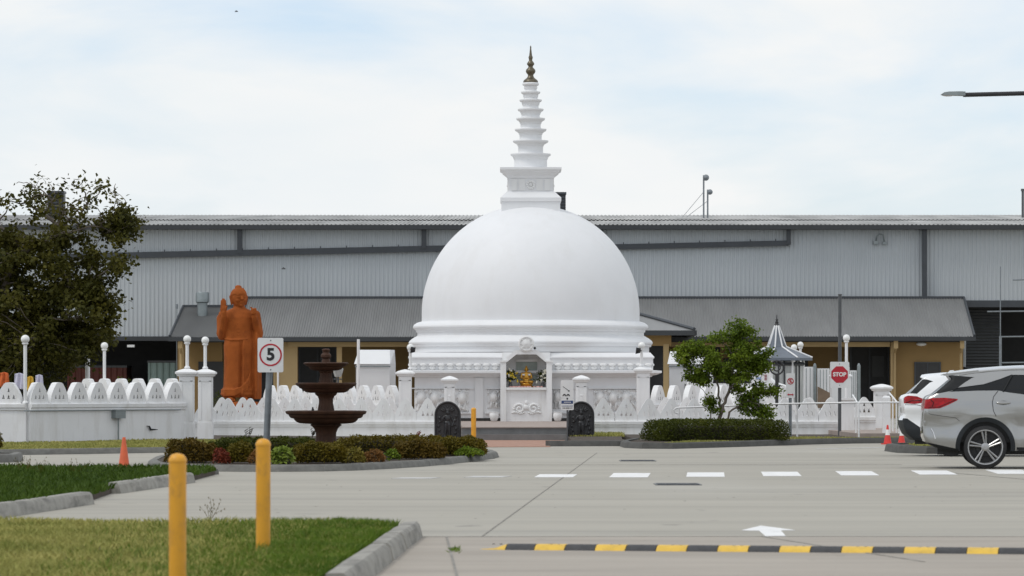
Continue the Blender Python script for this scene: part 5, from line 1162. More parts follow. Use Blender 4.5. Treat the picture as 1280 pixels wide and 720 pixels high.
# ------------------------------------------------------------------ cars
def car(name, label, loc, rz, sp):
    root = thing(name, label, 'car', loc, rz)
    Lc, HW = sp['L'], sp['HW']; out_ = sp['outline']; axr, axf, zr_, ro, ri = sp['axr'], sp['axf'], sp['zax'], sp['rout'], sp['rin']
    def arc(cx_, r, z0):           # wheel arch opening from front to rear along the sill
        a0 = math.asin((z0-zr_)/r); return [(cx_+r*math.cos(a), zr_+r*math.sin(a)) for a in np.linspace(a0, PI-a0, 26)]
    zs = sp['sill']
    # closed outline: rear bottom -> over the top -> front bottom -> sill with arches -> back
    top = out_[:]                  # from rear bottom up, over the roof to front bottom
    bot = arc(axf, ri, zs)+arc(axr, ri, zs)
    poly = top+bot
    def W_(x, z):
        w_ = HW
        if x < .75: w_ -= sp['taperR']*((.75-x)/.75)**2.4
        if x > Lc-1.0: w_ -= .24*((x-Lc+1.0)/1.0)**2.2
        zb = sp['belt']+.02*x
        if z > zb: w_ -= (z-zb)*.30+max(0,(z-zb)-.25)*.25
        if z < .52: w_ -= (.52-z)*.18
        w_ -= (.05 if axr+.5 < x < axf-.5 else .028)*math.exp(-((z-.72)/.14)**2); w_ += .018*math.exp(-((z-.93)/.05)**2)      # hollow flank
        for ax in (axr, axf):
            r = math.hypot(x-ax, z-zr_)
            w_ += .028*math.exp(-((r-ro)/.10)**2)
        w_ += .014*math.exp(-((z-zb+.09)/.05)**2)
        return w_
    def seg_d(p, a, b):
        ap = (p[0]-a[0], p[1]-a[1]); ab = (b[0]-a[0], b[1]-a[1]); t_ = max(0, min(1, (ap[0]*ab[0]+ap[1]*ab[1])/(ab[0]**2+ab[1]**2+1e-12)))
        return math.hypot(ap[0]-t_*ab[0], ap[1]-t_*ab[1])
    def dens(pl, step):
        o = []
        for i in range(len(pl)-1):
            n = max(1, int(math.hypot(pl[i+1][0]-pl[i][0], pl[i+1][1]-pl[i][1])/step))
            o += [(pl[i][0]+(pl[i+1][0]-pl[i][0])*k/n, pl[i][1]+(pl[i+1][1]-pl[i][1])*k/n) for k in range(n)]
        return o+[pl[-1]]
    topd = dens(top, .05)
    fr = sp.get('fillet', .075)
    topc = top
    def Yo(x, z):
        d = min(seg_d((x,z), topc[i], topc[i+1]) for i in range(len(topc)-1))
        y = W_(x, z)
        if d < fr: y -= fr-math.sqrt(max(0, fr*fr-(fr-d)**2))
        return y
    def inside(p, pl):
        c = False; n = len(pl); j = n-1
        for i in range(n):
            if (pl[i][1] > p[1]) != (pl[j][1] > p[1]) and p[0] < (pl[j][0]-pl[i][0])*(p[1]-pl[i][1])/(pl[j][1]-pl[i][1])+pl[i][0]: c = not c
            j = i
        return c
    V2 = []; E2 = []; 
    def addpl(pl, closed):
        o = len(V2); V2.extend(Vector(p) for p in pl); n = len(pl)
        for i in range(n if closed else n-1): E2.append((o+i, o+(i+1) % n))
    full = topd+bot; addpl(full, True)
    regs = sp['regions']
    for nm, pl, mt in regs: addpl(dens(pl+[pl[0]], .06)[:-1], True)
    for ax in (axr, axf):
        addpl([(ax+ro*math.cos(a), zr_+ro*math.sin(a)) for a in np.linspace(-.22, PI+.22, 40)], False)
    ng = .045
    for i in range(int(Lc/ng)+1):
        for k in range(int(1.8/ng)+1):
            p = (i*ng+.011, k*ng+.007)
            if inside(p, full): V2.append(Vector(p))
    for p in topd:                 # extra rings that carry the rounded edge
        for q in (.008,.022,.045,.075):
            for an in range(0, 360, 30):
                c = (p[0]+q*math.cos(math.radians(an)), p[1]+q*math.sin(math.radians(an)))
                if inside(c, full) and abs(min(seg_d(c, topc[i], topc[i+1]) for i in range(len(topc)-1))-q) < .002: V2.append(Vector(c))
    ov, oe, of, *_r = delaunay_2d_cdt(V2, E2, [], 0, 1e-4)
    tri_ = []
    for f in of:
        c = (sum(ov[i].x for i in f)/len(f), sum(ov[i].y for i in f)/len(f))
        if inside(c, full): tri_.append((f, c))
    def region(c):
        for nm, pl, mt in regs:
            if inside(c, pl): return nm
        for ax in (axr, axf):
            if math.hypot(c[0]-ax, c[1]-zr_) < ro: return 'wheel_arch_trim#%d' % (ax == axr)
        if c[1] < sp['cladz'](c[0]): return 'lower_cladding#%d' % (0 if c[0] < axr else (1 if c[0] < axf else 2))
        return 'body'
    groups = {}
    ys = [Yo(v.x, v.y) for v in ov]
    for f, c in tri_: groups.setdefault(region(c), []).append(f)
    mats_ = {nm: mt for nm, pl, mt in regs}; mats_.update(body=sp['paint'], wheel_arch_trim='charcoal', lower_cladding='trimblack')
    for q in range(3): mats_['wheel_arch_trim#%d' % q] = 'charcoal'; mats_['lower_cladding#%d' % q] = 'trimblack'
    inset_ = {'side_window': .012, 'tail_light': -.004}
    made = {}
    for nm, fsx in groups.items():
        for s in (-1, 1):
            if nm == 'body' and s == 1: continue
            b = MB(); idx = {}; vs = []; fs = []
            sides = (-1, 1) if nm == 'body' else (s,)
            for s2 in sides:
                idx = {}
                for f in fsx:
                    q = []
                    for i in f:
                        if i not in idx: idx[i] = len(vs); vs.append((ov[i].x, s2*(ys[i]-inset_.get(nm, 0)), ov[i].y))
                        q.append(idx[i])
                    a, b2, c2 = (Vector(vs[k]) for k in q[:3]); n_ = (b2-a).cross(c2-a)
                    fs.append(tuple(q) if n_.y*s2 > 0 else tuple(q[::-1]))
            b.add(vs, fs); made.setdefault(nm.split('#')[0], []).append(b)
            if nm == 'body': bodyMB = b
            else: b.build(nm.split('#')[0], M[mats_[nm]], root, 60, local=True)
    # centre band: roof, tailgate, bonnet
    ncs = 16
    bands = {}
    for i in range(len(topd)-1):
        p, q = topd[i], topd[i+1]; mid = ((p[0]+q[0])/2, (p[1]+q[1])/2)
        nm = sp['band'](mid)
        for k in range(ncs):
            quad = []
            for (pt, kk) in ((p,k),(q,k),(q,k+1),(p,k+1)):
                y0 = Yo(pt[0], pt[1]); t_ = kk/ncs*2-1; bow = 1-t_*t_
                x, z = pt
                dx = -sp['bowR']*bow if pt[0] < .8 and pt[1] < 1.56 else (.12*bow if pt[0] > Lc-.5 else 0)
                if pt[0] < .8 and pt[1] >= 1.2: dx *= max(0, 1-(pt[1]-1.2)/.4)
                dz = .045*bow if pt[1] > 1.55 else (.03*bow if pt[1] > .9 and pt[0] > Lc-1.6 else 0)
                quad.append((x+dx, y0*t_, z+dz))
            mb = bands.setdefault(nm, MB()); mb.add(quad, [(0,1,2,3)])
    for nm, mb in bands.items():
        if nm == 'body': bodyMB.add(mb.v, mb.f)
        else: mb.build(nm, M[sp['bandmat'][nm]], root, 50, local=True, fix=True)
    bodyMB.build('body', M[sp['paint']], root, 42, local=True, fix=True)
    b = MB(); b.box(.25, Lc-.3, -HW+.22, HW-.22, .24, .62); b.box(axr-.5,axr+.5,-HW+.1,HW-.1,.45,.8); b.build('underbody', M['brake'], root, local=True)
    b = MB(); b.box(.9, Lc-1.9, -HW+.28, HW-.28, .6, 1.0); b.build('seats', M['brake'], root, local=True)
    # wheels
    rt_, rr_ = sp['tyre'], sp['rim']
    def wheel(cx_, s):
        wh_ = MB(); hw_ = .118
        prf = [(rr_-.012,-hw_+.012),(rr_+.015,-hw_),(rt_-.045,-hw_-.004),(rt_-.012,-hw_+.018),(rt_,-hw_+.045),(rt_,hw_-.045),(rt_-.012,hw_-.018),(rr_+.015,hw_),(rr_-.012,hw_-.012)]
        wh_.lathe(prf, (0,0,0), 64, caps=False)
        yc = s*(W_(cx_, zr_+ro)-.135)
        tr_ = lambda mb: [(x+cx_, yc+(z if s > 0 else -z), y+zr_) for x,y,z in mb.v]
        wh_.v = tr_(wh_); t_ = wh_.build('wheel', M['tyre'], root, 40, local=True, fix=True)
        b = MB(); b.lathe([(rr_-.03,-.02),(rr_-.022,.095),(rr_-.012,.112),(rr_+.006,.114),(rr_+.008,.09)], (0,0,0), 64, caps=False)
        n = sp['spokes']
        for k in range(n):
            for off, tw in ((-.26,.30),(.22,-.10)):
                a = 2*PI*k/n+.25+off; a2 = a+tw*.6
                p0 = (.045*math.cos(a), .045*math.sin(a)); p1 = ((rr_-.012)*math.cos(a2+.12), (rr_-.012)*math.sin(a2+.12))
                dx, dy = p1[0]-p0[0], p1[1]-p0[1]; l_ = math.hypot(dx,dy); nx, ny = -dy/l_, dx/l_
                w0, w1 = .013, .016
                vs = []
                for (px, py), w2, zf in ((p0,w0,.082),(p1,w1,.098)):
                    vs += [(px-nx*w2, py-ny*w2, zf-.012), (px, py, zf), (px+nx*w2, py+ny*w2, zf-.012), (px, py, zf-.05)]
                b.add(vs, [(0,1,5,4),(1,2,6,5),(2,3,7,6),(3,0,4,7),(4,5,6,7),(3,2,1,0)])
        b.lathe([(.072,.05),(.07,.082),(.05,.092),(.03,.094)], (0,0,0), 20)
        b.v = tr_(b); b.build('rim', M['alloy'], t_, 30, local=True, fix=True)
        b = MB(); b.lathe([(rr_-.02,.0),(rr_-.02,.012),(.16,.014)], (0,0,0), 40); b.lathe([(.165,.02),(.16,.034),(.05,.036)], (0,0,0), 32); b.v = tr_(b); b.build('brake_disc', M['brake'], t_, 30, local=True, fix=True)
    for cx_ in (axr, axf):
        for s in (-1, 1): wheel(cx_, s)
        b = MB()
        for s in (-1,1):           # inner arch liners
            pts = [(cx_+ri*math.cos(a), zr_+ri*math.sin(a)) for a in np.linspace(-.2, PI+.2, 26)]; y1, y2 = s*(HW-.03), s*(HW-.42)
            vs = [(x,y1-s*.02,z) for x,z in pts]+[(x,y2,z) for x,z in pts]; n = len(pts)
            b.add(vs, [(i,i+1,n+i+1,n+i) for i in range(n-1)]+[tuple(range(n,2*n))])
        b.build('arch_liner', M['brake'], root, local=True)
    for nm, pts, r, mt in sp['lines']:
        for s in (-1, 1):
            b = MB(); pd = dens(pts, .05); b.tube([(x, s*(Yo(x,z)+r*.15), z) for x,z in pd], r, 6); b.build(nm, M[mt], root, 60, local=True)
    for nm, c, rad, mt, ysink in sp['blobs']:
        for s in (-1, 1):
            b = MB(); b.ell((c[0], s*(Yo(c[0],c[1])+ysink), c[1]), rad, 20, 10); b.build(nm, M[mt], root, 60, local=True)
    return root
def uv(u, v):
    x = (u/4.8-31)/73.3; return (x-.08*min(1,x/.5), (137-v/4.8)/73.3)
def sq_(pl): return [(x-.08*min(1,max(0,x)/.5), z) for x, z in pl]
glassA = [uv(*p) for p in [(330,196),(350,190),(388,170),(540,150),(640,118),(705,93)]]+[(1.9,1.60),(2.45,1.60),(2.95,1.50),(3.42,1.20),(3.30,1.165),(2.2,1.155)]+[uv(768,210),uv(690,200),uv(625,188),uv(500,189)]
rearstrip = [(.15,1.262),(.40,1.49),(.38,1.59),(.50,1.596),(.88,1.562),(.83,1.545),(.71,1.47),(.54,1.345),(.42,1.315)]
tail = [uv(*p) for p in [(120,285),(120,262),(150,247),(186,240),(215,233),(300,231),(386,238),(379,248),(330,272),(268,295),(188,298),(150,297)]]
spec = dict(L=4.86, HW=.945, axr=1.056, axf=3.86, zax=.37, rout=.508, rin=.432, sill=.30, tyre=.368, rim=.293, spokes=5, paint='silver', belt=1.10, taperR=.10, bowR=.025, fillet=.05,
  outline=sq_([(.66,.30),(.40,.315),(.16,.40),(.05,.46),(.012,.55),(.004,.68),(.012,.80),(.018,.95),(.03,1.10),(.055,1.19),(.10,1.235),(.225,1.28),(.56,1.525),(.525,1.575),(.515,1.598),(.55,1.612),(.75,1.642),(1.0,1.675),(1.4,1.708),(1.76,1.725),(2.2,1.73),(2.6,1.705),(2.9,1.65),(3.2,1.50),(3.5,1.30),(3.72,1.155),(3.95,1.12),(4.4,1.03),(4.68,.93),(4.79,.80),(4.84,.62),(4.83,.45),(4.74,.33),(4.5,.30)]),
  regions=[('side_window', glassA, 'glass'), ('rear_cladding', [(-.1,.2),(-.1,.455),(.09,.445),(.6,.335),(.62,.2)], 'trimblack'), ('quarter_trim', rearstrip, 'trimblack'), ('tail_light', tail, 'lens')],
  cladz=lambda x: .36 if 1.6 < x < 3.3 else .2,
  band=lambda m: 'rear_window' if (.185 < m[0] < .49 and 1.28 < m[1] < 1.57) else ('windscreen' if (2.9 < m[0] < 3.7 and m[1] > 1.17) else ('tail_bar' if m[0] < .1 and 1.02 < m[1] < 1.20 else ('rear_diffuser' if m[0] < .7 and m[1] < .47 else 'body'))),
  bandmat=dict(rear_window='glass', windscreen='glass', tail_bar='lens', rear_diffuser='trimblack'),
  lines=[('door_gap', [uv(625,190),uv(598,225),uv(590,260),uv(596,310),uv(612,342)], .006, 'brake'),
         ('door_gap', [(2.28,1.13),(2.26,.8),(2.25,.40)], .006, 'brake'), ('door_gap', [(3.30,1.15),(3.33,.8),(3.30,.42)], .006, 'brake'),
         ('window_pillar', [uv(655,195),uv(712,95)], .016, 'trimblack'), ('window_pillar', [(2.28,1.16),(2.22,1.59)], .03, 'trimblack'),
         ('roof_rail', [(.62,1.60),(.80,1.628),(1.1,1.665),(1.5,1.692),(2.2,1.705)], .012, 'silver'),
         ('lens_line', [uv(188,290),uv(262,287),uv(330,262),uv(372,243)], .008, 'lensdark'),
         ('lens_line', [uv(205,245),uv(225,262),uv(214,285)], .010, 'lensdark'),
         ('bumper_chrome', [uv(207,418),uv(222,440),uv(236,478)], .013, 'chrome'),
         ('bumper_gap', [uv(165,312),uv(200,330),uv(290,342),uv(372,352),uv(395,372)], .004, 'brake'),
         ('sill_chrome', [(1.75,.40),(2.5,.39),(3.35,.40)], .008, 'chrome')],
  blobs=[('door_handle', uv(656,262), (.125,.022,.030), 'silver', .006), ('handle_recess', uv(656,264), (.10,.012,.042), 'brake', -.004), ('wing_mirror', (3.22,1.20), (.09,.14,.08), 'silver', .12)])
sc_ = car('silver_suv', 'silver suv with dark tinted windows and turbine wheels on road', (WX(1151,69.2)+.02, 69.25, .004), -.075, spec)
b = MB(); b.prism([(.33,1.598),(.40,1.625),(.60,1.645),(.95,1.685),(.95,1.655),(.58,1.60),(.40,1.582)], -.70, .70); b.build('spoiler', M['silver'], sc_, local=True)
def uw(u, v): return ((u-45)/4.8/62.7, (121-v/4.8)/62.7)
t2 = [(.03,1.06),(.02,1.12),(.05,1.19),(.12,1.215),(.30,1.20),(.42,1.15),(.42,1.07),(.25,1.045)]
strip2 = [(.15,1.26),(.40,1.535),(.47,1.545),(.62,1.50),(.55,1.47),(.30,1.25)]
glass2 = [(.80,1.26),(1.0,1.48),(1.25,1.54),(2.2,1.56),(2.75,1.46),(3.2,1.18),(2.2,1.16),(.95,1.19)]
spec2 = dict(L=4.6, HW=.925, axr=.98, axf=3.66, zax=.36, rout=.50, rin=.425, sill=.30, tyre=.36, rim=.27, spokes=5, paint='carwhite', belt=1.08, taperR=.20, bowR=.12, fillet=.06,
  outline=[(.66,.30),(.42,.30),(.24,.32),(.08,.45),(.02,.58),(.0,.72),(.02,.78),(.05,.84),(.035,.95),(.03,1.06),(.02,1.16),(.06,1.215),(.135,1.245),(.40,1.55),(.355,1.575),(.37,1.592),(.5,1.61),(.8,1.635),(1.1,1.65),(1.8,1.68),(2.3,1.655),(2.7,1.55),(3.1,1.32),(3.35,1.14),(3.6,1.10),(4.1,1.02),(4.42,.9),(4.53,.75),(4.58,.55),(4.5,.35),(4.3,.30)],
  regions=[('side_window', glass2, 'glass'), ('rear_cladding', [(-.1,.2),(-.1,.765),(.10,.755),(.5,.49),(.62,.30),(.62,.2)], 'charcoal'), ('quarter_trim', strip2, 'trimblack'), ('tail_light', t2, 'lens')],
  cladz=lambda x: .2 if x < 1.5 else .40,
  band=lambda m: 'rear_window' if (.135 < m[0] < .40 and 1.24 < m[1] < 1.56) else ('windscreen' if (2.7 < m[0] < 3.35 and m[1] > 1.14) else ('rear_bumper' if m[0] < .5 and m[1] < .74 else 'body')),
  bandmat=dict(rear_window='glass', windscreen='glass', rear_bumper='charcoal'),
  lines=[('door_gap', [(1.35,1.15),(1.36,.9)], .005, 'brake'), ('door_gap', [(2.3,1.13),(2.3,.45)], .005, 'brake'), ('lens_line', [(.08,1.07),(.2,1.11),(.38,1.12)], .012, 'lensdark'), ('tail_gap', [(.06,1.03),(.30,1.03),(.42,1.0)], .006, 'brake')],
  blobs=[('door_handle', (1.5,1.0), (.1,.02,.022), 'carwhite', .004), ('wing_mirror', (2.98,1.18), (.09,.13,.08), 'carwhite', .12)])
wc = car('white_suv', 'white suv with black lower bumper parked behind the silver one', (WX(1127,80)+.14, 81.0, .004), -.14, spec2)
b = MB(); b.prism([(.85,1.64),(.93,1.72),(1.0,1.725),(1.10,1.655)], -.02, .02); b.build('antenna_fin', M['carwhite'], wc, local=True)

# ------------------------------------------------------------------ trees, hedges, shrubs
def limb(b, p0, p1, r0, r1, n=5, sag=.12):
    p0 = Vector(p0); p1 = Vector(p1); l = (p1-p0).length; pts = [p0]
    for k in range(1, n): pts.append(p0.lerp(p1, k/n)+Vector((random.gauss(0,1),random.gauss(0,1),random.gauss(0,.7)))*l*.035+Vector((0,0,math.sin(PI*k/n)*sag*l)))
    pts.append(p1); b.tube(pts, [r0+(r1-r0)*k/n for k in range(n+1)], 6 if r0 < .06 else 10); return pts
def tree(name, label, base, trunk, limbs, clumps, lsize, per, spread, lm, bark, tr=.2, aspect=.75):
    t = thing(name, label, 'tree', base); b = MB(); nodes = []
    for pl, r0, r1 in trunk:
        pl = [Vector(p) for p in pl]; fine = []
        for i in range(len(pl)-1):
            for k in range(4): fine.append(pl[i].lerp(pl[i+1], k/4)+(Vector((random.gauss(0,.02),random.gauss(0,.02),0)) if i or k else Vector()))
        fine.append(pl[-1]); n = len(fine)-1
        b.tube(fine, [r0+(r1-r0)*k/n for k in range(n+1)], 12); nodes += [(p, r0+(r1-r0)*k/n) for k, p in enumerate(fine) if k > n*.35]
    b.build('trunk', M[bark], t, 60)
    bb = MB()
    for p1, r0, r1 in limbs:
        p1 = Vector(p1); q, r = min(nodes, key=lambda nd: (nd[0]-p1).length+1.2*max(0, nd[0].z-p1.z+.3)); pts = limb(bb, q, p1, min(r0, r*.9), r1, 6)
        nodes += [(p, r0+(r1-r0)*k/len(pts)) for k, p in enumerate(pts) if k > 1]
    P = []
    for c, den in clumps:
        c = Vector(c); q, r = min(nodes, key=lambda nd: (nd[0]-c).length+.8*max(0, nd[0].z-c.z)); pts = limb(bb, q, c, min(.03, r*.6), .009, 4, .06)
        for k in range(int(per*den)):
            if random.random() < .3: o = pts[random.randrange(1, len(pts))]; s = spread*.55
            else: o = c; s = spread
            P.append((o.x+random.gauss(0,s), o.y+random.gauss(0,s), o.z+random.gauss(0,s*.75)))
    bb.build('branches', M[bark], t, 60)
    leafobj(np.array(P), lsize, 'crown', lm, t, .6, aspect); return t
# big dark shady tree on the left
dZ = 106.0; sZ = F/dZ; cl = []; random.seed(11)
def env(px):                          # top and bottom pixel of the crown for a pixel column
    xs = [-150,-90,-40,0,30,60,90,115,135,150,166]; tp = [330,285,262,250,246,240,242,249,258,264,272]; bt = [475,478,480,482,482,480,468,444,422,330,286]
    return np.interp(px, xs, tp), np.interp(px, xs, bt)
while len(cl) < 520:
    px = random.uniform(-150,166); a, e = env(px); py = random.uniform(a, e); dep = random.gauss(0,1.25)
    mid_ = 20; f = 1-abs(px-mid_)/190; dep *= max(.25, f)
    hole = math.sin(px*.071+1.3)*math.sin(py*.083+.4)+.6*math.sin(px*.031+py*.05)
    if py < 292 and random.random() < .45: continue
    if px > 78 and 286 < py < 326 and random.random() < .78: continue
    if hole > .85 and random.random() < .8: continue
    if px > 118 and 300 < py < 330 and random.random() < .8: continue
    cl.append((W(px,py,dZ+dep), .22 if py < 262 else (.42 if py < 292 else 1.2)))
for px, py in [(28,240),(48,226),(62,230),(72,240),(40,246),(104,224),(118,234),(126,232),(136,238),(146,252),(160,266),(164,280),(154,292),(14,244),(2,250),(90,232),(128,330),(140,352),(146,370),(138,352)]: cl.append((W(px,py,dZ+random.gauss(0,.4)), .24))
bs = WX(2,dZ)
tree('shady_tree', 'big dark spreading tree with sparse leafy top twigs behind the white wall', (bs,dZ,.05),
  [([(bs,dZ,.05),(bs+.02,dZ,1.6),W(0,395,dZ),W(6,355,dZ)], .26, .15)],
  [(W(-60,330,dZ),.12,.03),(W(60,300,dZ-.5),.11,.025),(W(100,270,dZ+.3),.09,.02),(W(140,290,dZ),.07,.015),(W(25,255,dZ+.4),.09,.02),(W(80,400,dZ-.8),.08,.02),(W(110,360,dZ-.4),.07,.02),(W(-20,275,dZ-.6),.09,.02),(W(50,430,dZ-1),.07,.02),(W(110,430,dZ+.5),.06,.015),(W(70,245,dZ),.05,.012),(W(125,240,dZ),.04,.01),(W(45,235,dZ-.2),.04,.01)]+[(W(random.uniform(-10,158),random.uniform(228,300),dZ+random.gauss(0,.5)),.03,.009) for _ in range(34)],
  cl, .13, 112, .165, M['leaf_fig'], 'bark')
# small leafy tree before the right wall
dY = 100.0; cl = []; random.seed(5)
for (px, py, rx, ry, k) in [(925,415,18,15,20),(905,440,30,22,42),(940,445,24,22,34),(890,462,22,14,24),(915,468,26,12,22),(868,436,18,10,20),(855,448,12,12,12),(866,468,11,8,9),(950,460,14,11,14),(878,476,10,6,5),
                           (936,498,11,9,11),(940,512,15,7,11),(958,518,9,8,9),(966,489,7,4,6),(924,488,6,5,5),(886,502,7,5,6),(893,512,5,5,3),(948,486,9,6,8)]:
    for _ in range(k):
        a = random.uniform(0,2*PI); r = math.sqrt(random.random()); cl.append((W(px+rx*r*math.cos(a), py+ry*r*math.sin(a), dY+random.gauss(0,rx*.010)), 1.0))
b0 = G(898,550); b0 = Vector((WX(898,dY),dY,.1))
tree('small_tree', 'small fresh green multi stemmed tree rising from the clipped hedge', b0,
  [([b0,W(900,520,dY),W(906,503,dY),W(913,480,dY),W(920,450,dY)], .055, .025), ([b0+Vector((-.03,.05,0)),W(901,510,dY+.05),W(898,490,dY),W(893,465,dY)], .04, .02), ([b0+Vector((.1,.02,0)),W(912,515,dY-.1),W(930,503,dY-.1),W(942,495,dY-.1)], .03, .015), ([b0+Vector((-.25,0,0)),W(888,515,dY+.1),W(886,500,dY+.1)], .02, .01)],
  [(W(925,410,dY),.022,.008),(W(860,440,dY),.022,.008),(W(950,455,dY),.022,.008),(W(868,475,dY),.018,.006),(W(905,430,dY),.02,.008)],
  cl, .085, 62, .075, M['leaf_young'], 'bark', aspect=.6)

def shrub(name, label, c, r, n, lm, lsize=.055, up=.8, boxy=2.0, group=None, jag=.12, cat='shrub'):
    """leafy mound: leaves in the outer part of an uneven superellipsoid over a twiggy core"""
    c = Vector(c); t = thing(name, label, cat, c, 0, group)
    P = []; ph = [random.uniform(0,6.28) for _ in range(4)]
    while len(P) < n:
        v = np.array([random.uniform(-1,1), random.uniform(-1,1), random.uniform(0,1)])
        d = (abs(v[0])**boxy+abs(v[1])**boxy+abs(v[2])**boxy)**(1/boxy)
        lump = 1-jag+jag*math.sin(v[0]*r[0]*7+ph[0])*math.sin(v[1]*r[1]*6+ph[1])+jag*.7*math.sin(v[0]*r[0]*17+ph[2]+v[2]*4)
        if .55*lump < d < lump and random.random() < (d/lump)**2: P.append((c.x+v[0]*r[0], c.y+v[1]*r[1], c.z+.02+v[2]*r[2]))
    leafobj(np.array(P), lsize, 'foliage', lm, t, up, .6)
    b = MB(); e = 2/boxy; vs = []; nn = 20; kk = 8
    for j in range(kk+1):
        p = PI/2*j/kk
        for i in range(nn):
            a = 2*PI*i/nn; f = lambda q: math.copysign(abs(q)**e, q)
            vs.append((c.x+.70*r[0]*f(math.cos(a))*f(math.cos(p)), c.y+.70*r[1]*f(math.sin(a))*f(math.cos(p)), c.z+.72*r[2]*f(math.sin(p))))
    b.add(vs, [(j*nn+i, j*nn+(i+1)%nn, (j+1)*nn+(i+1)%nn, (j+1)*nn+i) for j in range(kk) for i in range(nn)]); b.build('twigs', M['twigs'], t)
    return t
def sh(px, ytop, wpx, d, dep, lm, lab, n, name='shrub', z0=.12, **kw):
    z = WZ(ytop,d)-z0; return shrub(name, lab, (WX(px,d),d,z0), (wpx/2*d/F, dep, z), n, M[lm], group='bushes of the planted island', **kw)
random.seed(21)
sh(238,547,66,68.7,.5,'leaf_red','dark bronze bush at the tip of the island beside the near bollard', 4600, boxy=2.8, jag=.09)
sh(276,557.5,26,67.5,.28,'leaf_crim','small crimson tipped bush in the island between darker bushes', 1100)
sh(301,553,34,68.2,.35,'leaf_mix','olive brown bush in the island left of the tall bollard', 2200, boxy=2.6, jag=.08)
sh(320,562,20,67.2,.25,'leaf_orange','small orange bush tucked against the tall bollard', 700)
sh(353,554.5,32,67.4,.32,'leaf_lime','bright lime green bush in the island beside the sign pole', 720, lsize=.09)
sh(400,553.5,72,68.2,.5,'leaf_mix','rounded clipped bronze bush in front of the fountain foot', 5400, boxy=3.6, jag=.05)
sh(443,557.5,28,67.8,.28,'leaf_gold','small golden green bush right of the fountain foot', 1000)
sh(467,559.5,32,68.4,.3,'leaf_orange','small orange brown bush beside the golden green one', 1200)
sh(522,551.5,74,71.9,.45,'leaf_red','wide clipped bronze bush towards the end of the island', 6000, boxy=3.2, jag=.06)
sh(574,545.5,76,75.6,.6,'leaf_mix','large olive and bronze bush rounding off the island end by the steps', 7600, boxy=3.0, jag=.08)
sh(590,560,42,74.6,.35,'leaf_young','low fresh green bush at the very end of the island', 1300)
sh(488,563,22,70.3,.2,'leaf_young','little green tuft between the orange and the wide bronze bush', 420)
for px, w_, lab in [(335,150,'back hedge of the island left of the fountain stem'),(495,156,'back hedge of the island right of the fountain stem')]:
    d = 76.2 if px < 400 else 77.2
    sh(px,547 if px < 400 else 544.5,w_,d,.5,'leaf_mix' if px > 400 else 'leaf_box',lab,8200,name='hedge',boxy=5,jag=.05,lsize=.05, cat='hedge')
random.seed(3)
for px, py, d, lab in [(310,536,77,'dark bare sprig standing above the island hedge left of the fountain'),(390,538,77,'pale bare sprig beside the fountain foot above the hedge'),(520,541,77.5,'small reddish sprig above the hedge near the guardstone')]:
    c = W(px,549,d); b = MB()
    for k in range(5):
        e = W(px+random.uniform(-5,5), py+random.uniform(-2,3), d); b.tube([c, c.lerp(e,.5)+Vector((random.gauss(0,.02),0,0)), e], [.006,.004,.002], 5)
        for q in range(3): f = c.lerp(e,.5+.2*q); b.add([f, f+Vector((.02,0,.008)), f+Vector((.045,.01,.04)), f+Vector((.008,0,.022))], [(0,1,2,3)])
    whole(b, 'sprig', M['leaf_crim'] if px == 520 else M['twigs'], lab, 'plant', c, 'sprigs above the island hedge')
# clipped hedge on the right
sr = shrub('clipped_hedge', 'long dark clipped box hedge at the foot of the small tree', (WX(894,94.5),94.5,.11), (89*94.5/F,.9,WZ(524.5,94.5)-.11), 21000, M['leaf_box'], .05, .6, 9.0, None, .02, 'hedge')
sr.rotation_euler = (0,0,.30); sr.location = (WX(894,94.5), 94.5, .11)
shrub('shrub', 'bush cut by the picture edge before the bent white wall', (WX(-14,84),84,.1), (.33,.35,WZ(529,84)-.1), 1500, M['leaf_mix'], group='bushes by the walls')
shrub('shrub', 'dark green shrub behind the twin pillars at the foot of the orange statue', (WX(272,112),112,.1), (.45,.4,WZ(484,112)-.1), 1500, M['leaf_box'], group='bushes by the walls')
shrub('shrub', 'green shrub in the shade before the green container', (WX(150,120),120,.1), (.6,.4,WZ(468,120)-.1), 1200, M['leaf_box'], .08, group='bushes by the walls')
shrub('shrub', 'green shrub behind the ramp handrail and the white car', (WX(1131,115),115,.1), (.3,.3,WZ(495,115)-.1), 900, M['leaf_young'], group='bushes by the walls')
def gp(poly, n):                      # random points in a polygon
    P = np.array(poly); lo, hi = P.min(0), P.max(0); res = []
    while sum(len(r) for r in res) < n:
        q = rng.uniform(lo, hi, (n*2, 2)); ins = np.zeros(len(q), bool); j = len(P)-1
        for i in range(len(P)):
            c = ((P[i,1] > q[:,1]) != (P[j,1] > q[:,1])) & (q[:,0] < (P[j,0]-P[i,0])*(q[:,1]-P[i,1])/(P[j,1]-P[i,1]+1e-12)+P[i,0]); ins ^= c; j = i
        res.append(q[ins])
    return np.concatenate(res)[:n]
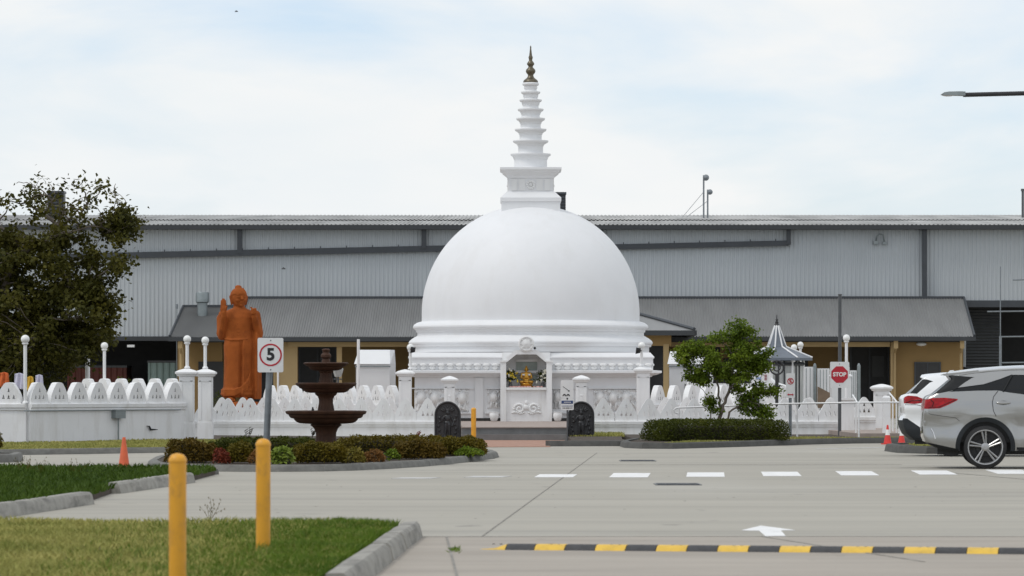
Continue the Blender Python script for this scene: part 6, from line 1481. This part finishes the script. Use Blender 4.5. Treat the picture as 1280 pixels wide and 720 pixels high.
def grass(name, poly, n, z0, h, wd, m, patch=.5, lean=.5):
    q = gp(poly, n); hv = h*(1-patch+patch*(.5+.5*np.sin(q[:,0]*2.1+np.sin(q[:,1]*1.3)*2)*np.sin(q[:,1]*1.1+q[:,0]*.7)))*rng.uniform(.5,1.3,n)
    a = rng.uniform(0,2*PI,n); ln = rng.uniform(.1,lean*2,n)*hv; b2 = rng.uniform(0,2*PI,n)
    base = np.stack([q[:,0],q[:,1],np.full(n,z0)],1); s = np.stack([np.cos(a),np.sin(a),np.zeros(n)],1)*wd*rng.uniform(.6,1.4,n)[:,None]/2
    l = np.stack([np.cos(b2)*ln,np.sin(b2)*ln,np.zeros(n)],1); up = np.stack([np.zeros(n),np.zeros(n),hv],1)
    V = np.stack([base-s, base+s, base+s*.7+l*.35+up*.6, base-s*.7+l*.35+up*.6, base+l+up],1).reshape(-1,3); i = np.arange(n)[:,None]*5
    Fc = np.concatenate([i+np.array([[0,1,2]]), i+np.array([[0,2,3]]), i+np.array([[3,2,4]])])
    o = bpy.data.objects.new(name, fast_mesh(name, V, Fc, m)); COL.objects.link(o); o['kind'] = 'stuff'; return o
grass('dry_grass', [(-1.12,37.6),(-1.38,27.5),(-1.45,24),(-6.5,24),(-6.5,39.1),(-1.7,38.9)], 70000, .09, .085, .014, M['grass_dry'], .45, .8)
grass('lush_grass', [(-1.06,37.6),(-1.34,27.5),(-1.7,27),(-1.9,32),(-1.7,38.8)], 9000, .09, .10, .012, M['grass_lush'], .4)
for k, n in enumerate((6000,4500,3000,2200)): grass('lush_grass', [(-1.06,37.6),(-1.34,27.5),(-1.9-.35*k,25),(-2.2-.45*k,30),(-2.0-.5*k,34),(-2.3-.6*k,38.8)], n, .09, .10, .012, M['grass_lush'], .45)
grass('lush_grass', [(-5.66,43),(-5.2,48.3),(-5.25,52.9),(-4.8,58.9),(-4.7,63.6),(-5.5,64.2),(-13,66.6),(-13,50),(-9,43)], 52000, .07, .13, .03, M['grass_dark'], .5)
grass('verge_grass', [(-12.5,79.4),(-7.05,85.0),(-5.0,88),(-2.5,90.6),(-2.4,92),(-8.0,96.8),(-11.3,92.4),(-14,93)], 30000, .08, .07, .03, M['grass_dry'], .5)
grass('verge_grass', [(3.2,90.2),(3.5,89.8),(6.8,95.7),(8.2,97.8),(10.1,98.9),(10.1,100),(6,100)], 6000, .10, .05, .03, M['grass_dry'], .5)
grass('verge_grass', [(1.5,103),(2.9,103),(2.9,106.8),(1.5,106.8)], 2500, .09, .10, .03, M['grass_dry'], .5)
grass('verge_grass', [(8.5,83.6),(12,83.6),(12,88),(8.7,88)], 3000, .12, .05, .03, M['grass_dry'], .5)
# tall seed stalks and weeds
def weeds(name, pts, lab, h):
    for (px, py, z0) in pts:
        c = G(px,py,z0); b = MB(); n = 7
        for k in range(n):
            e = c+Vector((random.gauss(0,.10), random.gauss(0,.10), h*random.uniform(.5,1.15))); mm = c.lerp(e,.5)+Vector((random.gauss(0,.02),0,.02)); b.tube([c,mm,e], [.0025,.002,.001], 4)
            for q in range(3): f = mm.lerp(e, q/2.); b.ell(f+Vector((random.gauss(0,.012),0,0)), (.0045,.0045,.011), 5, 4)
        whole(b, name, M['leaf_mix'], lab, 'weed', c, 'weeds at the grass edges')
random.seed(9)
weeds('seeding_weed', [(262,652,.1),(25,590,.08),(33,592,.08),(52,594,.08),(92,594,.08)], 'thin seeding weed standing at the edge of the grass', .24)
c = G(568,688); b = MB()
for k in range(60): 
    a = random.uniform(0,2*PI); r = random.uniform(.0,.06); p = Vector((c.x+r*math.cos(a), c.y+random.gauss(0,.25), .004)); e = p+Vector((random.gauss(0,.025),random.gauss(0,.03),random.uniform(.01,.035))); s = Vector((.006,0,0)); b.add([p-s,p+s,e],[(0,1,2)])
whole(b, 'grass_tuft', M['grass_lush'], 'small grass tuft growing in the driveway joint before the hump', 'grass', c, ).__setitem__('kind', 'stuff')

# dry leaves and grit blown over the concrete
q = gp([(-5,40),(9,40),(11,66),(-4,66)], 90); P = np.column_stack([q, np.full(len(q), .006)]); V, Fc = leaves(P, .07, None, 3, .6); V[:,2] = np.clip(V[:,2], .004, .03)
o = bpy.data.objects.new('leaf_litter', fast_mesh('leaf_litter', V, Fc, M['twigs'])); COL.objects.link(o); o['kind'] = 'stuff'
